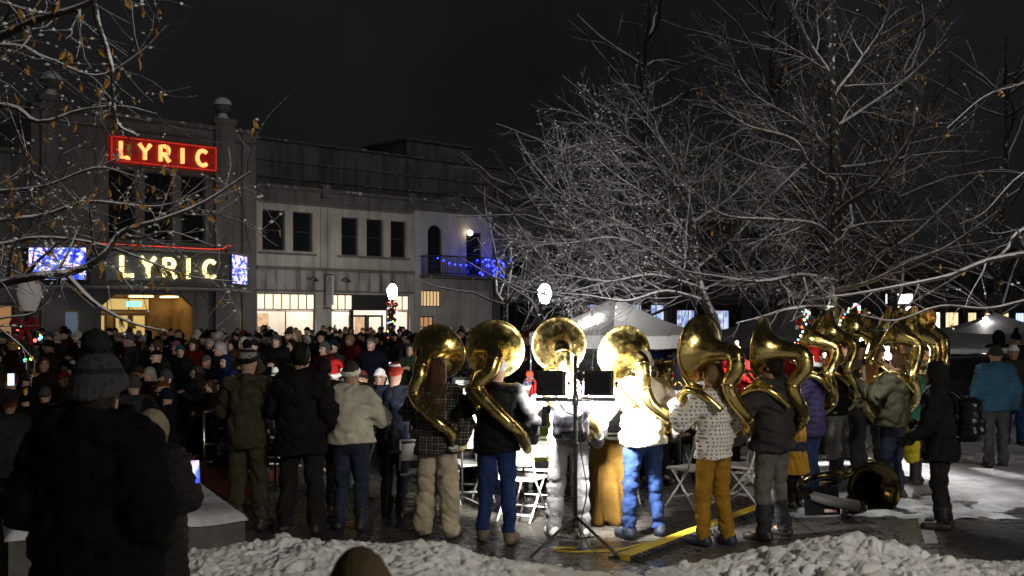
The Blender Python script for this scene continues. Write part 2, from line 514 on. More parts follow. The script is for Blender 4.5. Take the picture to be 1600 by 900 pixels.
def make_hat(kind, J, mats, parent, rng, h=.012):
    x, y, z = J['hd']
    if kind in ('beanie', 'pom', 'tallpom', 'bigpom', 'earflap'):
        top = {'tallpom': .17, 'bigpom': .19}.get(kind, .135)
        g = .026 if kind == 'bigpom' else 0
        def fn(P):
            d = ell(P, (x, y - .005, z + .02), (.094 + g, .114 + g, top))
            cut = (z + .018 + .28 * (P[1] - y)) - P[2]
            cuff = smax(ell(P, (x, y - .005, z + .02), (.102 + g, .122 + g, top)), np.abs(P[2] - (z + .045 + .28 * (P[1] - y))) - .026, .01)
            d = smin(smax(d, cut, .01), cuff, .006)
            d = d + .0025 * np.sin(np.arctan2(P[1] - y, P[0] - x) * 26)
            if kind == 'earflap':
                for s in (-1, 1):
                    d = smin(d, ell(P, (x + s * .085, y, z - .03), (.018, .045, .07)), .015)
            return d
        V, Fc = sdf_mesh(fn, (x - .17, y - .19, z - .12), (x + .17, y + .18, z + .22), h)
        zc = V[Fc].mean(1)
        band = zc[:, 2] < z + .072 + .28 * (zc[:, 1] - y)
        stripe = (zc[:, 2] > z + .1) & (zc[:, 2] < z + .125)
        mi = np.where(band, 1, np.where(stripe, 2 if len(mats) > 2 else 0, 0))
        o = link_mesh('hat', V, Fc, mats[:3] if len(mats) > 2 else mats[:2], parent, True, mi)
        if kind in ('pom', 'tallpom', 'bigpom'):
            def fp(P):
                return ell(P, (x, y - .02, z + top + .045), (.05 + .6 * g, .05 + .6 * g, .048 + .6 * g)) + .008 * wave(P, rng, 130, 4)
            V, Fc = sdf_mesh(fp, (x - .1, y - .12, z + top - .04), (x + .1, y + .08, z + top + .13), .01)
            link_mesh('pompom', V, Fc, mats[-1], o)
        return o
    if kind in ('hair', 'longhair', 'bun', 'ponytail'):
        def fn(P):
            d = ell(P, (x, y - .012, z + .018), (.088, .108, .122))
            face = ell(P, (x, y + .11, z - .045), (.072, .10, .105))
            d = smax(d, -face, .02)
            d = smax(d, (z - .07 + .55 * (P[1] - y)) - P[2], .02)
            if kind == 'longhair':
                d = smin(d, rc(P, (x, y - .055, z), (x + .01, y - .135, z - .32), .105, .105, (1, 1.9, 1)), .04)
                d = smin(d, rc(P, (x + .05, y - .12, z - .2), (x + .05, y - .14, z - .46), .08, .045, (1, 1.6, 1)), .04)
            if kind == 'bun':
                d = smin(d, ell(P, (x, y - .11, z + .08), (.045, .045, .045)), .015)
            if kind == 'ponytail':
                d = smin(d, rc(P, (x, y - .11, z + .03), (x, y - .14, z - .2), .035, .018), .02)
            return d + .004 * np.sin(P[0] * 190 + 2 * np.sin(P[2] * 25)) + .004 * wave(P, rng, 40, 3, (2, 1, .4))
        return link_mesh('hair', *sdf_mesh(fn, (x - .16, y - .24, z - .56), (x + .16, y + .14, z + .17), h * .9), mats[0], parent)
    if kind == 'hood':
        def fn(P):
            d = ell(P, (x, y - .02, z), (.118, .13, .155))
            face = rc(P, (x, y + .04, z - .015), (x, y + .3, z - .015), .088, .10)
            d = smax(d, -face, .015)
            d = smin(d, ell(P, (x, y - .03, z - .15), (.13, .115, .07)), .04)
            return d + .005 * wave(P, rng, 30, 4)
        return link_mesh('hood', *sdf_mesh(fn, (x - .17, y - .2, z - .26), (x + .17, y + .17, z + .2), h), mats[0], parent)
    if kind == 'cap':
        def fn(P):
            d = smax(ell(P, (x, y - .005, z + .03), (.09, .11, .11)), (z + .045) - P[2], .008)
            return smin(d, ell(P, (x, y + .13, z + .052), (.075, .075, .012)), .008)
        return link_mesh('hat', *sdf_mesh(fn, (x - .12, y - .15, z), (x + .12, y + .24, z + .17), .01), mats[0], parent)
    if kind == 'santa':
        mb = MB()
        P = catmull([(x, y - .01, z + .05), (x + .005, y - .02, z + .15), (x + .04, y - .05, z + .21), (x + .11, y - .07, z + .20), (x + .15, y - .08, z + .12)], 5)
        mb.tube(P, np.interp(np.linspace(0, 1, len(P)), [0, .25, .5, .75, 1], [.102, .088, .06, .038, .02]), 16)
        o = mb.build('hat', [mats[0]], parent, True)
        def fb(Q):
            rr = np.sqrt(((Q[0] - x) / .103) ** 2 + ((Q[1] - y + .005) / .12) ** 2)
            d = np.sqrt(((rr - 1) * .105) ** 2 + (Q[2] - (z + .05 + .2 * (Q[1] - y))) ** 2) - .03
            return d + .005 * wave(Q, rng, 120, 3)
        link_mesh('fur_band', *sdf_mesh(fb, (x - .16, y - .18, z - .03), (x + .16, y + .17, z + .14), .011), mats[1], o)
        def fp(Q): return ell(Q, (x + .15, y - .08, z + .105), (.04, .04, .04)) + .006 * wave(Q, rng, 130, 3)
        link_mesh('pompom', *sdf_mesh(fp, (x + .09, y - .14, z + .04), (x + .21, y - .02, z + .17), .01), mats[1], o)
        return o

_seed = [11]
def make_person(label, loc, yaw=0, height=1.75, arms=('down', 'down'), W=1.0, top=None, legs=None, shoes=None, head=(), gloves=None,
                skin=None, group=None, seated=False, stance=.11, stride=0, lean=0, h=.015, hb=.014, cat='person', curl=.6):
    """yaw 0 looks along +Y, away from the camera"""
    _seed[0] += 1
    rng = random.Random(_seed[0])
    J = skeleton(arms[0], arms[1], seated, stance, stride, lean)
    ys = [p[1] for p in J.values()]; xs = [p[0] for p in J.values()]
    zt = J['hd'][2] + .19
    lo = (min(xs) - .13, min(ys) - .24, -.03); hi = (max(xs) + .13, max(ys) + .2, zt)
    parts = [sdf_mesh(lambda P: body_sdf(P, J, W), lo, hi, hb)]
    if gloves is None:
        parts += [hand_mesh(J, n, 0, curl) for n in 'LR']
    V, Fc = joined(parts)
    c = V[Fc].mean(1) - np.array(J['hd'])
    eye = (np.abs(np.abs(c[:, 0]) - .033) < .017) & (np.abs(c[:, 2] - .013) < .010) & (c[:, 1] > .06)
    lip = (np.abs(c[:, 0]) < .024) & (np.abs(c[:, 2] + .068) < .010) & (c[:, 1] > .07)
    o = link_mesh('person', V, Fc, [skin or SKIN, EYE, LIP], None, True, np.where(eye, 1, np.where(lip, 2, 0)))
    tag(o, label, cat, group)
    if top:
        kw = {k: v for k, v in top.items() if k not in ('mat', 'name', 'mi')}
        glo, ghi = (lo[0] - .05, lo[1] - .05, min(.9, top.get('hem', .88)) - .1 if not seated else .3), (hi[0] + .05, hi[1], J['nk'][2] + .12)
        V, Fc = sdf_mesh(lambda P: jacket_sdf(P, J, W, rng, seated=seated, **kw), glo, ghi, h)
        ms = top['mat'] if isinstance(top['mat'], list) else [top['mat']]
        link_mesh(top.get('name', 'jacket'), V, Fc, ms, o, True, top['mi'](V[Fc].mean(1)) if 'mi' in top else None)
    if legs:
        kw = {k: v for k, v in legs.items() if k not in ('mat', 'split')}
        tl = (-.36, min(ys) - .25, 0); th = (.36, max(J['kneeL'][1], J['kneeR'][1], J['ankL'][1], J['ankR'][1]) + .2, 1.12 if not seated else .72)
        V, Fc = sdf_mesh(lambda P: trouser_sdf(P, J, W, rng, **kw), tl, th, h)
        ms, mi = [legs['mat']], None
        if 'split' in legs:
            z, m2 = legs['split']; ms.append(m2); mi = (V[Fc].mean(1)[:, 2] < z).astype(int)
        link_mesh('trousers', V, Fc, ms, o, True, mi)
    if shoes:
        for n in 'LR':
            link_mesh('boot' if shoes.get('boot', 0) > .05 else 'shoe', *shoe_mesh(J, n, .012, shoes.get('boot', 0), shoes.get('fat', 0)), shoes['mat'], o)
    if gloves:
        for n in 'LR':
            link_mesh('glove', *hand_mesh(J, n, .004, curl), gloves, o)
    for hd in head:
        make_hat(hd[0], J, hd[1:], o, rng)
    o.location = loc
    o.rotation_euler = (0, 0, R(yaw))
    s = height / 1.75
    o.scale = (s, s, s)
    return o
# ------------------------------------------------------------------ ground, snow
def vnoise(x, y, seed=0):
    """vectorised value noise"""
    xi, yi = np.floor(x).astype(np.int64), np.floor(y).astype(np.int64)
    fx, fy = x - xi, y - yi
    fx, fy = fx * fx * (3 - 2 * fx), fy * fy * (3 - 2 * fy)
    def hsh(a, b):
        n = (a * 374761393 + b * 668265263 + seed * 974711) & 0xffffffff
        n = ((n ^ (n >> 13)) * 1274126177) & 0xffffffff
        return ((n ^ (n >> 16)) & 0xffff) / 65535.0
    return (hsh(xi, yi) * (1 - fx) + hsh(xi + 1, yi) * fx) * (1 - fy) + (hsh(xi, yi + 1) * (1 - fx) + hsh(xi + 1, yi + 1) * fx) * fy
def fbm(x, y, o=4, seed=0):
    return sum(vnoise(x * 2 ** i, y * 2 ** i, seed + i) / 2 ** i for i in range(o)) / (2 - 2 ** (1 - o))

def ground_mat():
    m, nt, b = newmat('wet_pavement')
    n = tex_noise(nt, .55, 6); n2 = tex_noise(nt, 9, 5)
    r = ramp(nt, n.outputs['Fac'], [(.3, (.028, .026, .024)), (.5, (.06, .056, .05)), (.68, (.125, .115, .10))])
    tc = nt.nodes.new('ShaderNodeTexCoord')
    br = nt.nodes.new('ShaderNodeTexBrick')
    br.inputs['Scale'].default_value = 1; br.inputs['Brick Width'].default_value = 1.5; br.inputs['Row Height'].default_value = 1.5
    br.inputs['Mortar Size'].default_value = .012; br.offset = 0
    br.inputs['Color1'].default_value = (1, 1, 1, 1); br.inputs['Color2'].default_value = (.85, .85, .85, 1); br.inputs['Mortar'].default_value = (.25, .25, .25, 1)
    nt.links.new(tc.outputs['Object'], br.inputs['Vector'])
    mx = nt.nodes.new('ShaderNodeMix'); mx.data_type = 'RGBA'; mx.blend_type = 'MULTIPLY'; mx.inputs[0].default_value = 1
    nt.links.new(r.outputs['Color'], mx.inputs[6]); nt.links.new(br.outputs['Color'], mx.inputs[7])
    nt.links.new(mx.outputs[2], b.inputs['Base Color'])
    rr = ramp(nt, n2.outputs['Fac'], [(.35, .14), (.65, .5)])
    nt.links.new(rr.outputs['Color'], b.inputs['Roughness'])
    bp = nt.nodes.new('ShaderNodeBump'); bp.inputs['Strength'].default_value = .35; bp.inputs['Distance'].default_value = .01
    nt.links.new(n2.outputs['Fac'], bp.inputs['Height']); nt.links.new(bp.outputs['Normal'], b.inputs['Normal'])
    return m
mb = MB(); mb.quad((-300, -100, 0), (300, -100, 0), (300, 500, 0), (-300, 500, 0))
tag(mb.build('plaza_ground', [ground_mat()]), 'wet grey concrete slabs of the plaza', kind='structure')

SNOW = mat('snow', (.70, .695, .685), .6, col2=(.84, .86, .89), scale=2.6, bump=.5, bscale=45, spec=.3)
SNOW_DIRTY = mat('trodden_snow', (.30, .31, .33), .7, col2=(.78, .80, .85), scale=2.6, bump=.5, bscale=30, spec=.3)

def height_mesh(name, x0, x1, y0, y1, h, fn, m, cut=.004):
    nx, ny = int((x1 - x0) / h) + 1, int((y1 - y0) / h) + 1
    X, Y = np.meshgrid(np.linspace(x0, x1, nx), np.linspace(y0, y1, ny), indexing='ij')
    Z = fn(X, Y)
    V = np.stack([X.ravel(), Y.ravel(), np.maximum(Z, -.03).ravel()], 1)
    I = np.arange(nx * ny).reshape(nx, ny)
    q = np.stack([I[:-1, :-1], I[1:, :-1], I[1:, 1:], I[:-1, 1:]], -1).reshape(-1, 4)
    keep = (Z.ravel()[q] > cut).any(1)
    q = q[keep]
    used = np.unique(q); mp = np.zeros(len(V), int); mp[used] = np.arange(len(used))
    return link_mesh(name, V[used], mp[q], m, None, True)

def bank(X, Y):
    # back edge of the shovelled heap, as a line across the place
    px = X / 9.3 * FPX + 800
    ridge = np.interp(px, [250, 330, 380, 560, 690, 760, 900, 1000, 1110, 1200, 1280, 1340, 1420, 1560, 1700],
                      [.08, .22, .29, .30, .27, .12, .03, .025, .09, .20, .29, .28, .17, .08, .08])
    yc = np.interp(px, [250, 700, 820, 1000, 1150, 1300, 1700], [9.0, 9.15, 8.9, 8.75, 9.0, 9.1, 8.9])
    d = (Y - yc)
    prof = np.where(d > 0, np.clip(1 - (d / .62) ** 2, 0, 1), np.clip(1 - (d / 2.6) ** 2, .0, 1) * .85 + .15)
    Z = ridge * prof * (.55 + .8 * fbm(X * 1.3, Y * 1.3, 3, 5)) - .02
    rid = 1 - np.abs(2 * fbm(X * 7, Y * 7, 3, 9) - 1)
    Z = Z + (.10 * (rid - .72) + .035 * (fbm(X * 22, Y * 22, 3, 19) - .5)) * np.clip(ridge * prof * 8, 0, 1)
    Z = np.where(d > .9, -.05, Z)
    rng = np.random.RandomState(4)
    n = 26000
    cx = rng.uniform(-3.4, 6.2, n); cy = rng.uniform(7.0, 10.0, n); rr = .006 + .030 * rng.rand(n) ** 5
    pxc = cx / 9.3 * FPX + 800
    g = (np.interp(pxc, [330, 900, 1000, 1300], [1, .3, .3, 1]) > rng.rand(n))
    g &= (fbm(cx * 1.5, cy * 1.5, 2, 77) > .46) | (rng.rand(n) < .16)
    cx, cy, rr = cx[g], cy[g], rr[g]
    big = rng.rand(len(rr)) < .004; rr[big] = .045 + .05 * rng.rand(big.sum())
    for a, b2, r in zip(cx, cy, rr):
        i0 = np.searchsorted(X[:, 0], [a - r, a + r]); j0 = np.searchsorted(Y[0], [b2 - r, b2 + r])
        s = (slice(*i0), slice(*j0))
        q = r * r - (X[s] - a) ** 2 - (Y[s] - b2) ** 2
        if q.size == 0: continue
        base = Z[min(X.shape[0] - 1, (i0[0] + i0[1]) // 2), min(X.shape[1] - 1, (j0[0] + j0[1]) // 2)]
        if base < -.012: continue
        if base < .015 and r > .025 and r < .045: continue
        top = base + np.sqrt(np.clip(q, 0, None)) * .62 + r * .1
        top = np.minimum(top, base + r * .8 + .35 * ((X[s] - a) * math.sin(a * 91) + (Y[s] - b2) * math.cos(b2 * 77))) if r > .018 else top
        Z[s] = np.where(q > 0, np.maximum(Z[s], top), Z[s])
    return Z + (.018 * (fbm(X * 38, Y * 38, 3, 3) - .5) + .03 * (fbm(X * 11, Y * 11, 2, 13) - .5)) * (Z > .02)
tag(height_mesh('snow_bank', -3.5, 6.3, 6.9, 10.1, .0145, bank, SNOW), 'lumpy shovelled snow bank along the front of the plaza', kind='structure')

def lawn(X, Y):
    return .46 * np.clip((7.6 - Y) / 1.4, 0, 1) + .05 * fbm(X * 2, Y * 2, 3, 3) - .02
tag(height_mesh('snowy_lawn', -14, 14, -14, 7.4, .12, lawn, SNOW_DIRTY), 'snow covered rising lawn in the foreground', kind='structure')

def right_snow(X, Y):
    e = np.clip((X - (2.3 + .12 * (Y - 12))) / 1.2, 0, 1) * np.clip((Y - 11.3 - .12 * np.abs(X - 5.4)) / 1.6, 0, 1) * np.clip((34 - Y) / 4, 0, 1)
    return .10 * (fbm(X * .8, Y * .8, 4, 21) - .56 + .34 * e) + .07 * (fbm(X * 4.2, Y * 4.2, 3, 2) - .52) - .2 * (e <= .02)
tag(height_mesh('trodden_snow', 2.2, 24, 11.5, 34, .07, right_snow, SNOW_DIRTY), 'patches of trodden snow on the right of the plaza', kind='structure')
def left_snow(X, Y):
    e = np.exp(-((X + 1.3) / 1.4) ** 2 - ((Y - 10.05) / .42) ** 2) + .75 * np.exp(-((X - .5) / 1.0) ** 2 - ((Y - 12.8) / .8) ** 2)
    return .06 * (fbm(X * 2.2, Y * 2.2, 4, 33) - 1.02 + .62 * e) + .01 * (fbm(X * 9, Y * 9, 2, 7) - .5)
tag(height_mesh('thin_snow', -3.6, 3, 9.4, 15, .035, left_snow, SNOW), 'thin snow scraps on the pavement behind the bank', kind='structure')
mb = MB(); a, b = foot(1428, 790), foot(1445, 850)
mb.quad((a.x, a.y, .005), (b.x, b.y, .005), (b.x + .13, b.y, .005), (a.x + .13, a.y, .005))
tag(mb.build('painted_line', [mat('road_paint', (.5, .5, .48), .6, col2=(.12, .12, .12), scale=14)]), 'worn white line painted on the pavement', kind='structure')
mb = MB(); mb.quad((-6.2, 12.2, .004), (-3.1, 12.2, .004), (-3.1, 15.5, .004), (-6.2, 15.5, .004))  # flat reddish strip laid just above the pavement
tag(mb.build('reddish_strip', [mat('reddish_ground', (.22, .055, .035), .6, var=.4, scale=12)]), 'reddish strip on the pavement by the rail', kind='structure')

# stone ledge with a cap of snow
t = thing('stone_ledge', 'low stone planter ledge capped with smooth snow beside the snow bank', 'ledge', (-2.36, 9.62, 0), R(116))
STONE = mat('dark_stone', (.10, .095, .09), .8, var=.3, bump=.4, bscale=20)
mb = MB(); mb.box((0, 0, -.02), (2.6, 1.9, .33)); mb.build('wall', [STONE], t)
def cap(X, Y):
    e = np.minimum(np.minimum(X + .03, 2.63 - X), np.minimum(Y + .03, 1.93 - Y))
    return .333 + .085 * np.clip(e / .10, 0, 1) ** .5 + .05 * (fbm(X * 2.5, Y * 2.5, 3, 8) - .5) - .05 * np.clip(fbm(X * 3, Y * 3, 2, 40) - .62, 0, 1) * 6 * .3
o = height_mesh('snow_cap', -.03, 2.63, -.03, 1.93, .04, cap, SNOW_DIRTY); o.parent = t

# ------------------------------------------------------------------ buildings along one street front
ROT = R(43)
F0 = Vector((-11.3, 48.0, 0))
TX, TY = Vector((math.cos(ROT), math.sin(ROT), 0)), Vector((-math.sin(ROT), math.cos(ROT), 0))
def fw(s, y=0, z=0): return F0 + TX * s + TY * y + Vector((0, 0, z))
def front(name, label, s): return thing(name, label, 'building', fw(s), ROT)

def facade(mb, x0, x1, z0, z1, ops, y=0, dep=.28, m=0):
    xs = sorted({x0, x1, *[c for o in ops for c in o[:2]]}); zs = sorted({z0, z1, *[c for o in ops for c in o[2:]]})
    for i in range(len(xs) - 1):
        for j in range(len(zs) - 1):
            cx, cz = (xs[i] + xs[i + 1]) / 2, (zs[j] + zs[j + 1]) / 2
            if any(o[0] < cx < o[1] and o[2] < cz < o[3] for o in ops): continue
            mb.quad((xs[i], y, zs[j]), (xs[i + 1], y, zs[j]), (xs[i + 1], y, zs[j + 1]), (xs[i], y, zs[j + 1]), m)
    for a, b, c, d in ops:
        mb.quad((a, y, c), (a, y + dep, c), (a, y + dep, d), (a, y, d), m); mb.quad((b, y, c), (b, y, d), (b, y + dep, d), (b, y + dep, c), m)
        mb.quad((a, y, c), (b, y, c), (b, y + dep, c), (a, y + dep, c), m); mb.quad((a, y, d), (a, y + dep, d), (b, y + dep, d), (b, y, d), m)
def shell(mb, x0, x1, z0, z1, dep, m=0, y=0):
    mb.quad((x0, y, z0), (x0, dep, z0), (x0, dep, z1), (x0, y, z1), m); mb.quad((x1, y, z0), (x1, y, z1), (x1, dep, z1), (x1, dep, z0), m)
    mb.quad((x0, dep, z0), (x1, dep, z0), (x1, dep, z1), (x0, dep, z1), m); mb.quad((x0, y, z1), (x1, y, z1), (x1, dep, z1), (x0, dep, z1), m)

def stucco(name, col, dark):
    """pale plaster with dark rain streaks running down"""
    m, nt, b = newmat(name)
    n = tex_noise(nt, 1.0, 6, stretch=(2.6, 2.6, .22)); n2 = tex_noise(nt, .5, 5)
    r = ramp(nt, n.outputs['Fac'], [(.36, dark), (.52, col), (.8, tuple(c * 1.12 for c in col))])
    r2 = ramp(nt, n2.outputs['Fac'], [(.3, .6), (.6, 1.0)])
    mx = nt.nodes.new('ShaderNodeMix'); mx.data_type = 'RGBA'; mx.blend_type = 'MULTIPLY'; mx.inputs[0].default_value = 1
    nt.links.new(r.outputs['Color'], mx.inputs[6]); nt.links.new(r2.outputs['Color'], mx.inputs[7])
    nt.links.new(mx.outputs[2], b.inputs['Base Color']); b.inputs['Roughness'].default_value = .9
    return m
CREAM = stucco('cream_plaster', (.44, .42, .385), (.33, .31, .28))
STREAK = stucco('streaked_plaster', (.36, .34, .33), (.07, .065, .07))
WHITEW = stucco('white_plaster', (.45, .44, .45), (.36, .35, .35))
GREYW = stucco('grey_plaster', (.155, .148, .148), (.11, .105, .105))
DARKW = stucco('sooty_plaster', (.13, .125, .125), (.07, .066, .066))
DKMET = mat('dark_metal', (.03, .03, .032), .45, var=.2)
GLASSD = mat('dark_glass', (.012, .013, .015), .08, var=0, spec=.6)
SNOWCAP = snowy('snow_capped_coping', (.10, .095, .09), .36, 4, (.55, .56, .6))
DKCAP = mat('dark_coping', (.05, .045, .045), .8)
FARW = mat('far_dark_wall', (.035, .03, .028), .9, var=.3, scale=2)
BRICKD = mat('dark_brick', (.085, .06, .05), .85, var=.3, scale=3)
BROWN = mat('brown_wood', (.10, .05, .03), .5, var=.3)

def window(parent, x0, x1, z0, z1, y=.16, nx=1, nz=2, fr=.06, frame=DKMET, pane=GLASSD, name='window'):
    mb = MB()
    mb.box((x0, y, z0), (x0 + fr, y + .06, z1)); mb.box((x1 - fr, y, z0), (x1, y + .06, z1))
    mb.box((x0 + fr, y, z0), (x1 - fr, y + .06, z0 + fr)); mb.box((x0 + fr, y, z1 - fr), (x1 - fr, y + .06, z1))
    for i in range(1, nx):
        c = x0 + (x1 - x0) * i / nx; mb.box((c - .022, y + .006, z0 + fr), (c + .022, y + .05, z1 - fr))
    for i in range(1, nz):
        c = z0 + (z1 - z0) * i / nz; mb.box((x0 + fr, y + .004, c - .03), (x1 - fr, y + .054, c + .03))
    w = mb.build(name, [frame], parent)
    mp = MB(); mp.quad((x0 + fr, y + .03, z0 + fr), (x1 - fr, y + .03, z0 + fr), (x1 - fr, y + .03, z1 - fr), (x0 + fr, y + .03, z1 - fr))
    mp.build('pane', [pane], w)
    return w

def glass_mat():
    m, nt, b = newmat('shop_glass')
    tr = nt.nodes.new('ShaderNodeBsdfTransparent'); gl = nt.nodes.new('ShaderNodeBsdfGlossy'); gl.inputs['Roughness'].default_value = .03
    fz = nt.nodes.new('ShaderNodeFresnel'); mx = nt.nodes.new('ShaderNodeMixShader')
    nt.links.new(fz.outputs[0], mx.inputs[0]); nt.links.new(tr.outputs[0], mx.inputs[1]); nt.links.new(gl.outputs[0], mx.inputs[2])
    nt.links.new(mx.outputs[0], nt.nodes['Material Output'].inputs['Surface'])
    return m
SHOPGLASS = glass_mat()
LITWARM = glow('lit_frosted_pane', (1.0, .84, .62), 1.15)
ROOMW = mat('shop_wall', (.75, .70, .64), .8, var=.08, scale=.8)
ROOMF = mat('shop_floor', (.30, .22, .16), .6)
CEIL = glow('shop_ceiling_panel', (1.0, .93, .82), 6.5)

def room(parent, x0, x1, z0, z1, y0=.35, y1=4.0, panel=CEIL, wm=ROOMW):
    mb = MB()
    mb.quad((x0, y1, z0), (x1, y1, z0), (x1, y1, z1), (x0, y1, z1)); mb.quad((x0, y0, z0), (x0, y1, z0), (x0, y1, z1), (x0, y0, z1))
    mb.quad((x1, y0, z0), (x1, y0, z1), (x1, y1, z1), (x1, y1, z0)); mb.quad((x0, y0, z1), (x0, y1, z1), (x1, y1, z1), (x1, y0, z1))
    mb.quad((x0, y0, z0), (x1, y0, z0), (x1, y1, z0), (x0, y1, z0), 1)
    r = mb.build('shop_interior', [wm, ROOMF], parent)
    rg = random.Random(int(x0 * 10)); mb = MB(); x = x0 + .3
    while x < x1 - 1:
        w_ = rg.uniform(.4, 1.1); mb.box((x, y1 - rg.uniform(.6, 1.6), z0), (x + w_, y1 - .3, z0 + rg.uniform(.8, 1.9))); x += w_ + rg.uniform(.2, .9)
    mb.build('shop_counter', [mat('shop_furniture', (.25, .16, .10), .6, var=.5, scale=.7)], r)
    mp = MB(); mp.box((x0 + .3, y0 + .4, z1 - .1), (x1 - .3, y1 - .5, z1 - .03)); mp.build('ceiling_light', [panel], r)
    return r

# --- shop building
B = front('shop_building', 'two storey cream plaster shop building with five dark upper windows and lit shop fronts', 0.02)
mb = MB()
ups = [(.30, 1.46, 5.18, 6.98), (1.86, 2.90, 5.18, 6.98), (4.48, 5.46, 5.12, 6.9), (5.92, 6.93, 5.12, 6.9), (7.35, 8.32, 5.12, 6.9)]
shops = [(.06, 3.1, .5, 3.27), (3.95, 8.55, .12, 3.27)]
facade(mb, 0, 8.78, 4.40, 7.35, ups, m=0)
facade(mb, 0, 8.78, 0, 3.40, shops, m=0)
facade(mb, 0, 8.78, 3.40, 4.40, [], y=.0, m=1)
facade(mb, 0, 8.78, 7.35, 8.08, [], m=2)
shell(mb, 0, 8.78, 0, 8.08, 12, 2)
mb.build('wall', [CREAM, STREAK, DARKW], B)
mb = MB()
for a, b in ((-.02, 3.33), (3.80, 8.75)):
    mb = MB(); mb.box((a, -.14, 7.98), (b, .5, 8.12)); mb.build('coping', [SNOWCAP], B)
for a in (3.35, 8.35): mb = MB(); mb.box((a - .02, -.2, 7.7), (a + .42, .52, 8.30)); mb.build('parapet_block', [SNOWCAP], B)
mb = MB()
mb.box((0, -.09, 4.32), (8.78, -.003, 4.47)); mb.box((.12, -.06, 7.28), (8.6, -.003, 7.4)); mb.box((0, -.05, 3.34), (8.78, -.003, 3.44))
for a, b in ((.1, 3.1), (4.25, 8.5)): mb.box((a, -.08, 5.0), (b, -.003, 5.1))
mb.build('string_course', [GREYW], B)
mb = MB()
for x in (3.3, 3.7, 8.6): mb = MB(); mb.box((x, -.07, 4.47), (x + .14, -.003, 7.28)); mb.build('pilaster', [CREAM], B)
for x0, x1, z0, z1 in ups: window(B, x0, x1, z0, z1)
for i, (x0, x1) in enumerate(((.06, 3.1), (3.95, 5.2), (7.35, 8.55))):
    window(B, x0, x1, 2.52, 3.27, .12, {0: 7, 1: 3, 2: 3}[i], 1, .05, DKMET, LITWARM, 'transom_window')
mb = MB(); mb.box((5.2, .1, 2.52), (7.35, .3, 3.27)); mb.box((5.12, .1, .12), (5.24, .3, 2.52)); mb.box((7.28, .1, .12), (7.4, .3, 2.52)); mb.build('door_surround', [DKMET], B)
window(B, .06, 3.1, .5, 2.50, .14, 2, 1, .05, DKMET, SHOPGLASS, 'shop_window')
window(B, 3.95, 5.12, .12, 2.50, .14, 1, 1, .05, DKMET, SHOPGLASS, 'shop_window')
window(B, 7.4, 8.55, .12, 2.50, .14, 1, 1, .05, DKMET, SHOPGLASS, 'shop_window')
window(B, 5.26, 6.28, .12, 2.3, .5, 1, 1, .1, DKMET, SHOPGLASS, 'door')
window(B, 6.32, 7.26, .12, 2.3, .5, 1, 1, .1, DKMET, SHOPGLASS, 'door')
room(B, .05, 3.5, .1, 3.6); room(B, 3.6, 8.7, .1, 3.6)
mb = MB()
POSTER = mat('brown_poster', (.35, .2, .12), .7, col2=(.6, .45, .3), scale=3)
for x in (.5, 2.0): mb.box((x, 3.9, 1.75), (x + .9, 3.94, 2.4))
for x in (5.9, 8.0): mb.box((x, 3.9, 1.4), (x + .5, 3.94, 2.2))
mb.build('framed_poster', [POSTER], B)
# projecting sign and two gooseneck lamps on the pier
t = thing('hanging_sign', 'narrow vertical sign with faded lettering bracketed on the pier between the shop fronts', 'sign', fw(3.52), ROT)
mb = MB(); mb.box((-.05, -.75, 2.75), (.05, -.28, 4.05)); mb.build('board', [mat('sign_board', (.30, .28, .34), .6, col2=(.55, .5, .55), scale=9)], t)
mb = MB(); mb.tube([(0, -.02, 4.15), (0, -.8, 4.15)], .025); mb.tube([(0, -.02, 2.6), (0, -.4, 2.62), (0, -.8, 2.5)], .025); mb.build('bracket', [DKMET], t)
for x, w in ((2.75, 'left'), (4.5, 'right')):
    t = thing('wall_lamp', 'unlit black gooseneck lamp on the streaked wall, %s of the hanging sign' % w, 'lamp', fw(x), ROT)
    mb = MB(); mb.tube(catmull([(0, 0, 3.9), (0, -.3, 4.02), (0, -.55, 3.95)]), .022); mb.build('arm', [DKMET], t)
    mb = MB(); mb.lathe([(.04, 0), (.06, -.05), (.16, -.16)], 12, Matrix.Translation((0, -.58, 3.97))); mb.build('lamp_shade', [DKMET], t)
# tall blind wall set back behind (auditorium)
B = front('auditorium', 'tall dark blind walled auditorium block set back behind the shop building', -2.0)
mb = MB(); facade(mb, 0, 24, 0, 11.2, [], y=6); shell(mb, 0, 24, 0, 11.2, 20, y=6); mb.build('wall', [DARKW], B)
mb = MB(); mb.box((-.1, 5.85, 11.2), (24.1, 6.3, 11.30)); mb.build('coping', [SNOWCAP], B)
for z in (10.15, 9.3): mb = MB(); mb.box((0, 5.92, z), (24, 5.997, z + .07)); mb.build('string_course', [SNOWCAP], B)
mb = MB(); mb.box((16.5, 8, 11.22), (21.5, 12, 12.6)); mb.box((16.3, 7.8, 12.6), (21.7, 12.2, 12.7)); mb.build('roof_plant_room', [DARKW], B)

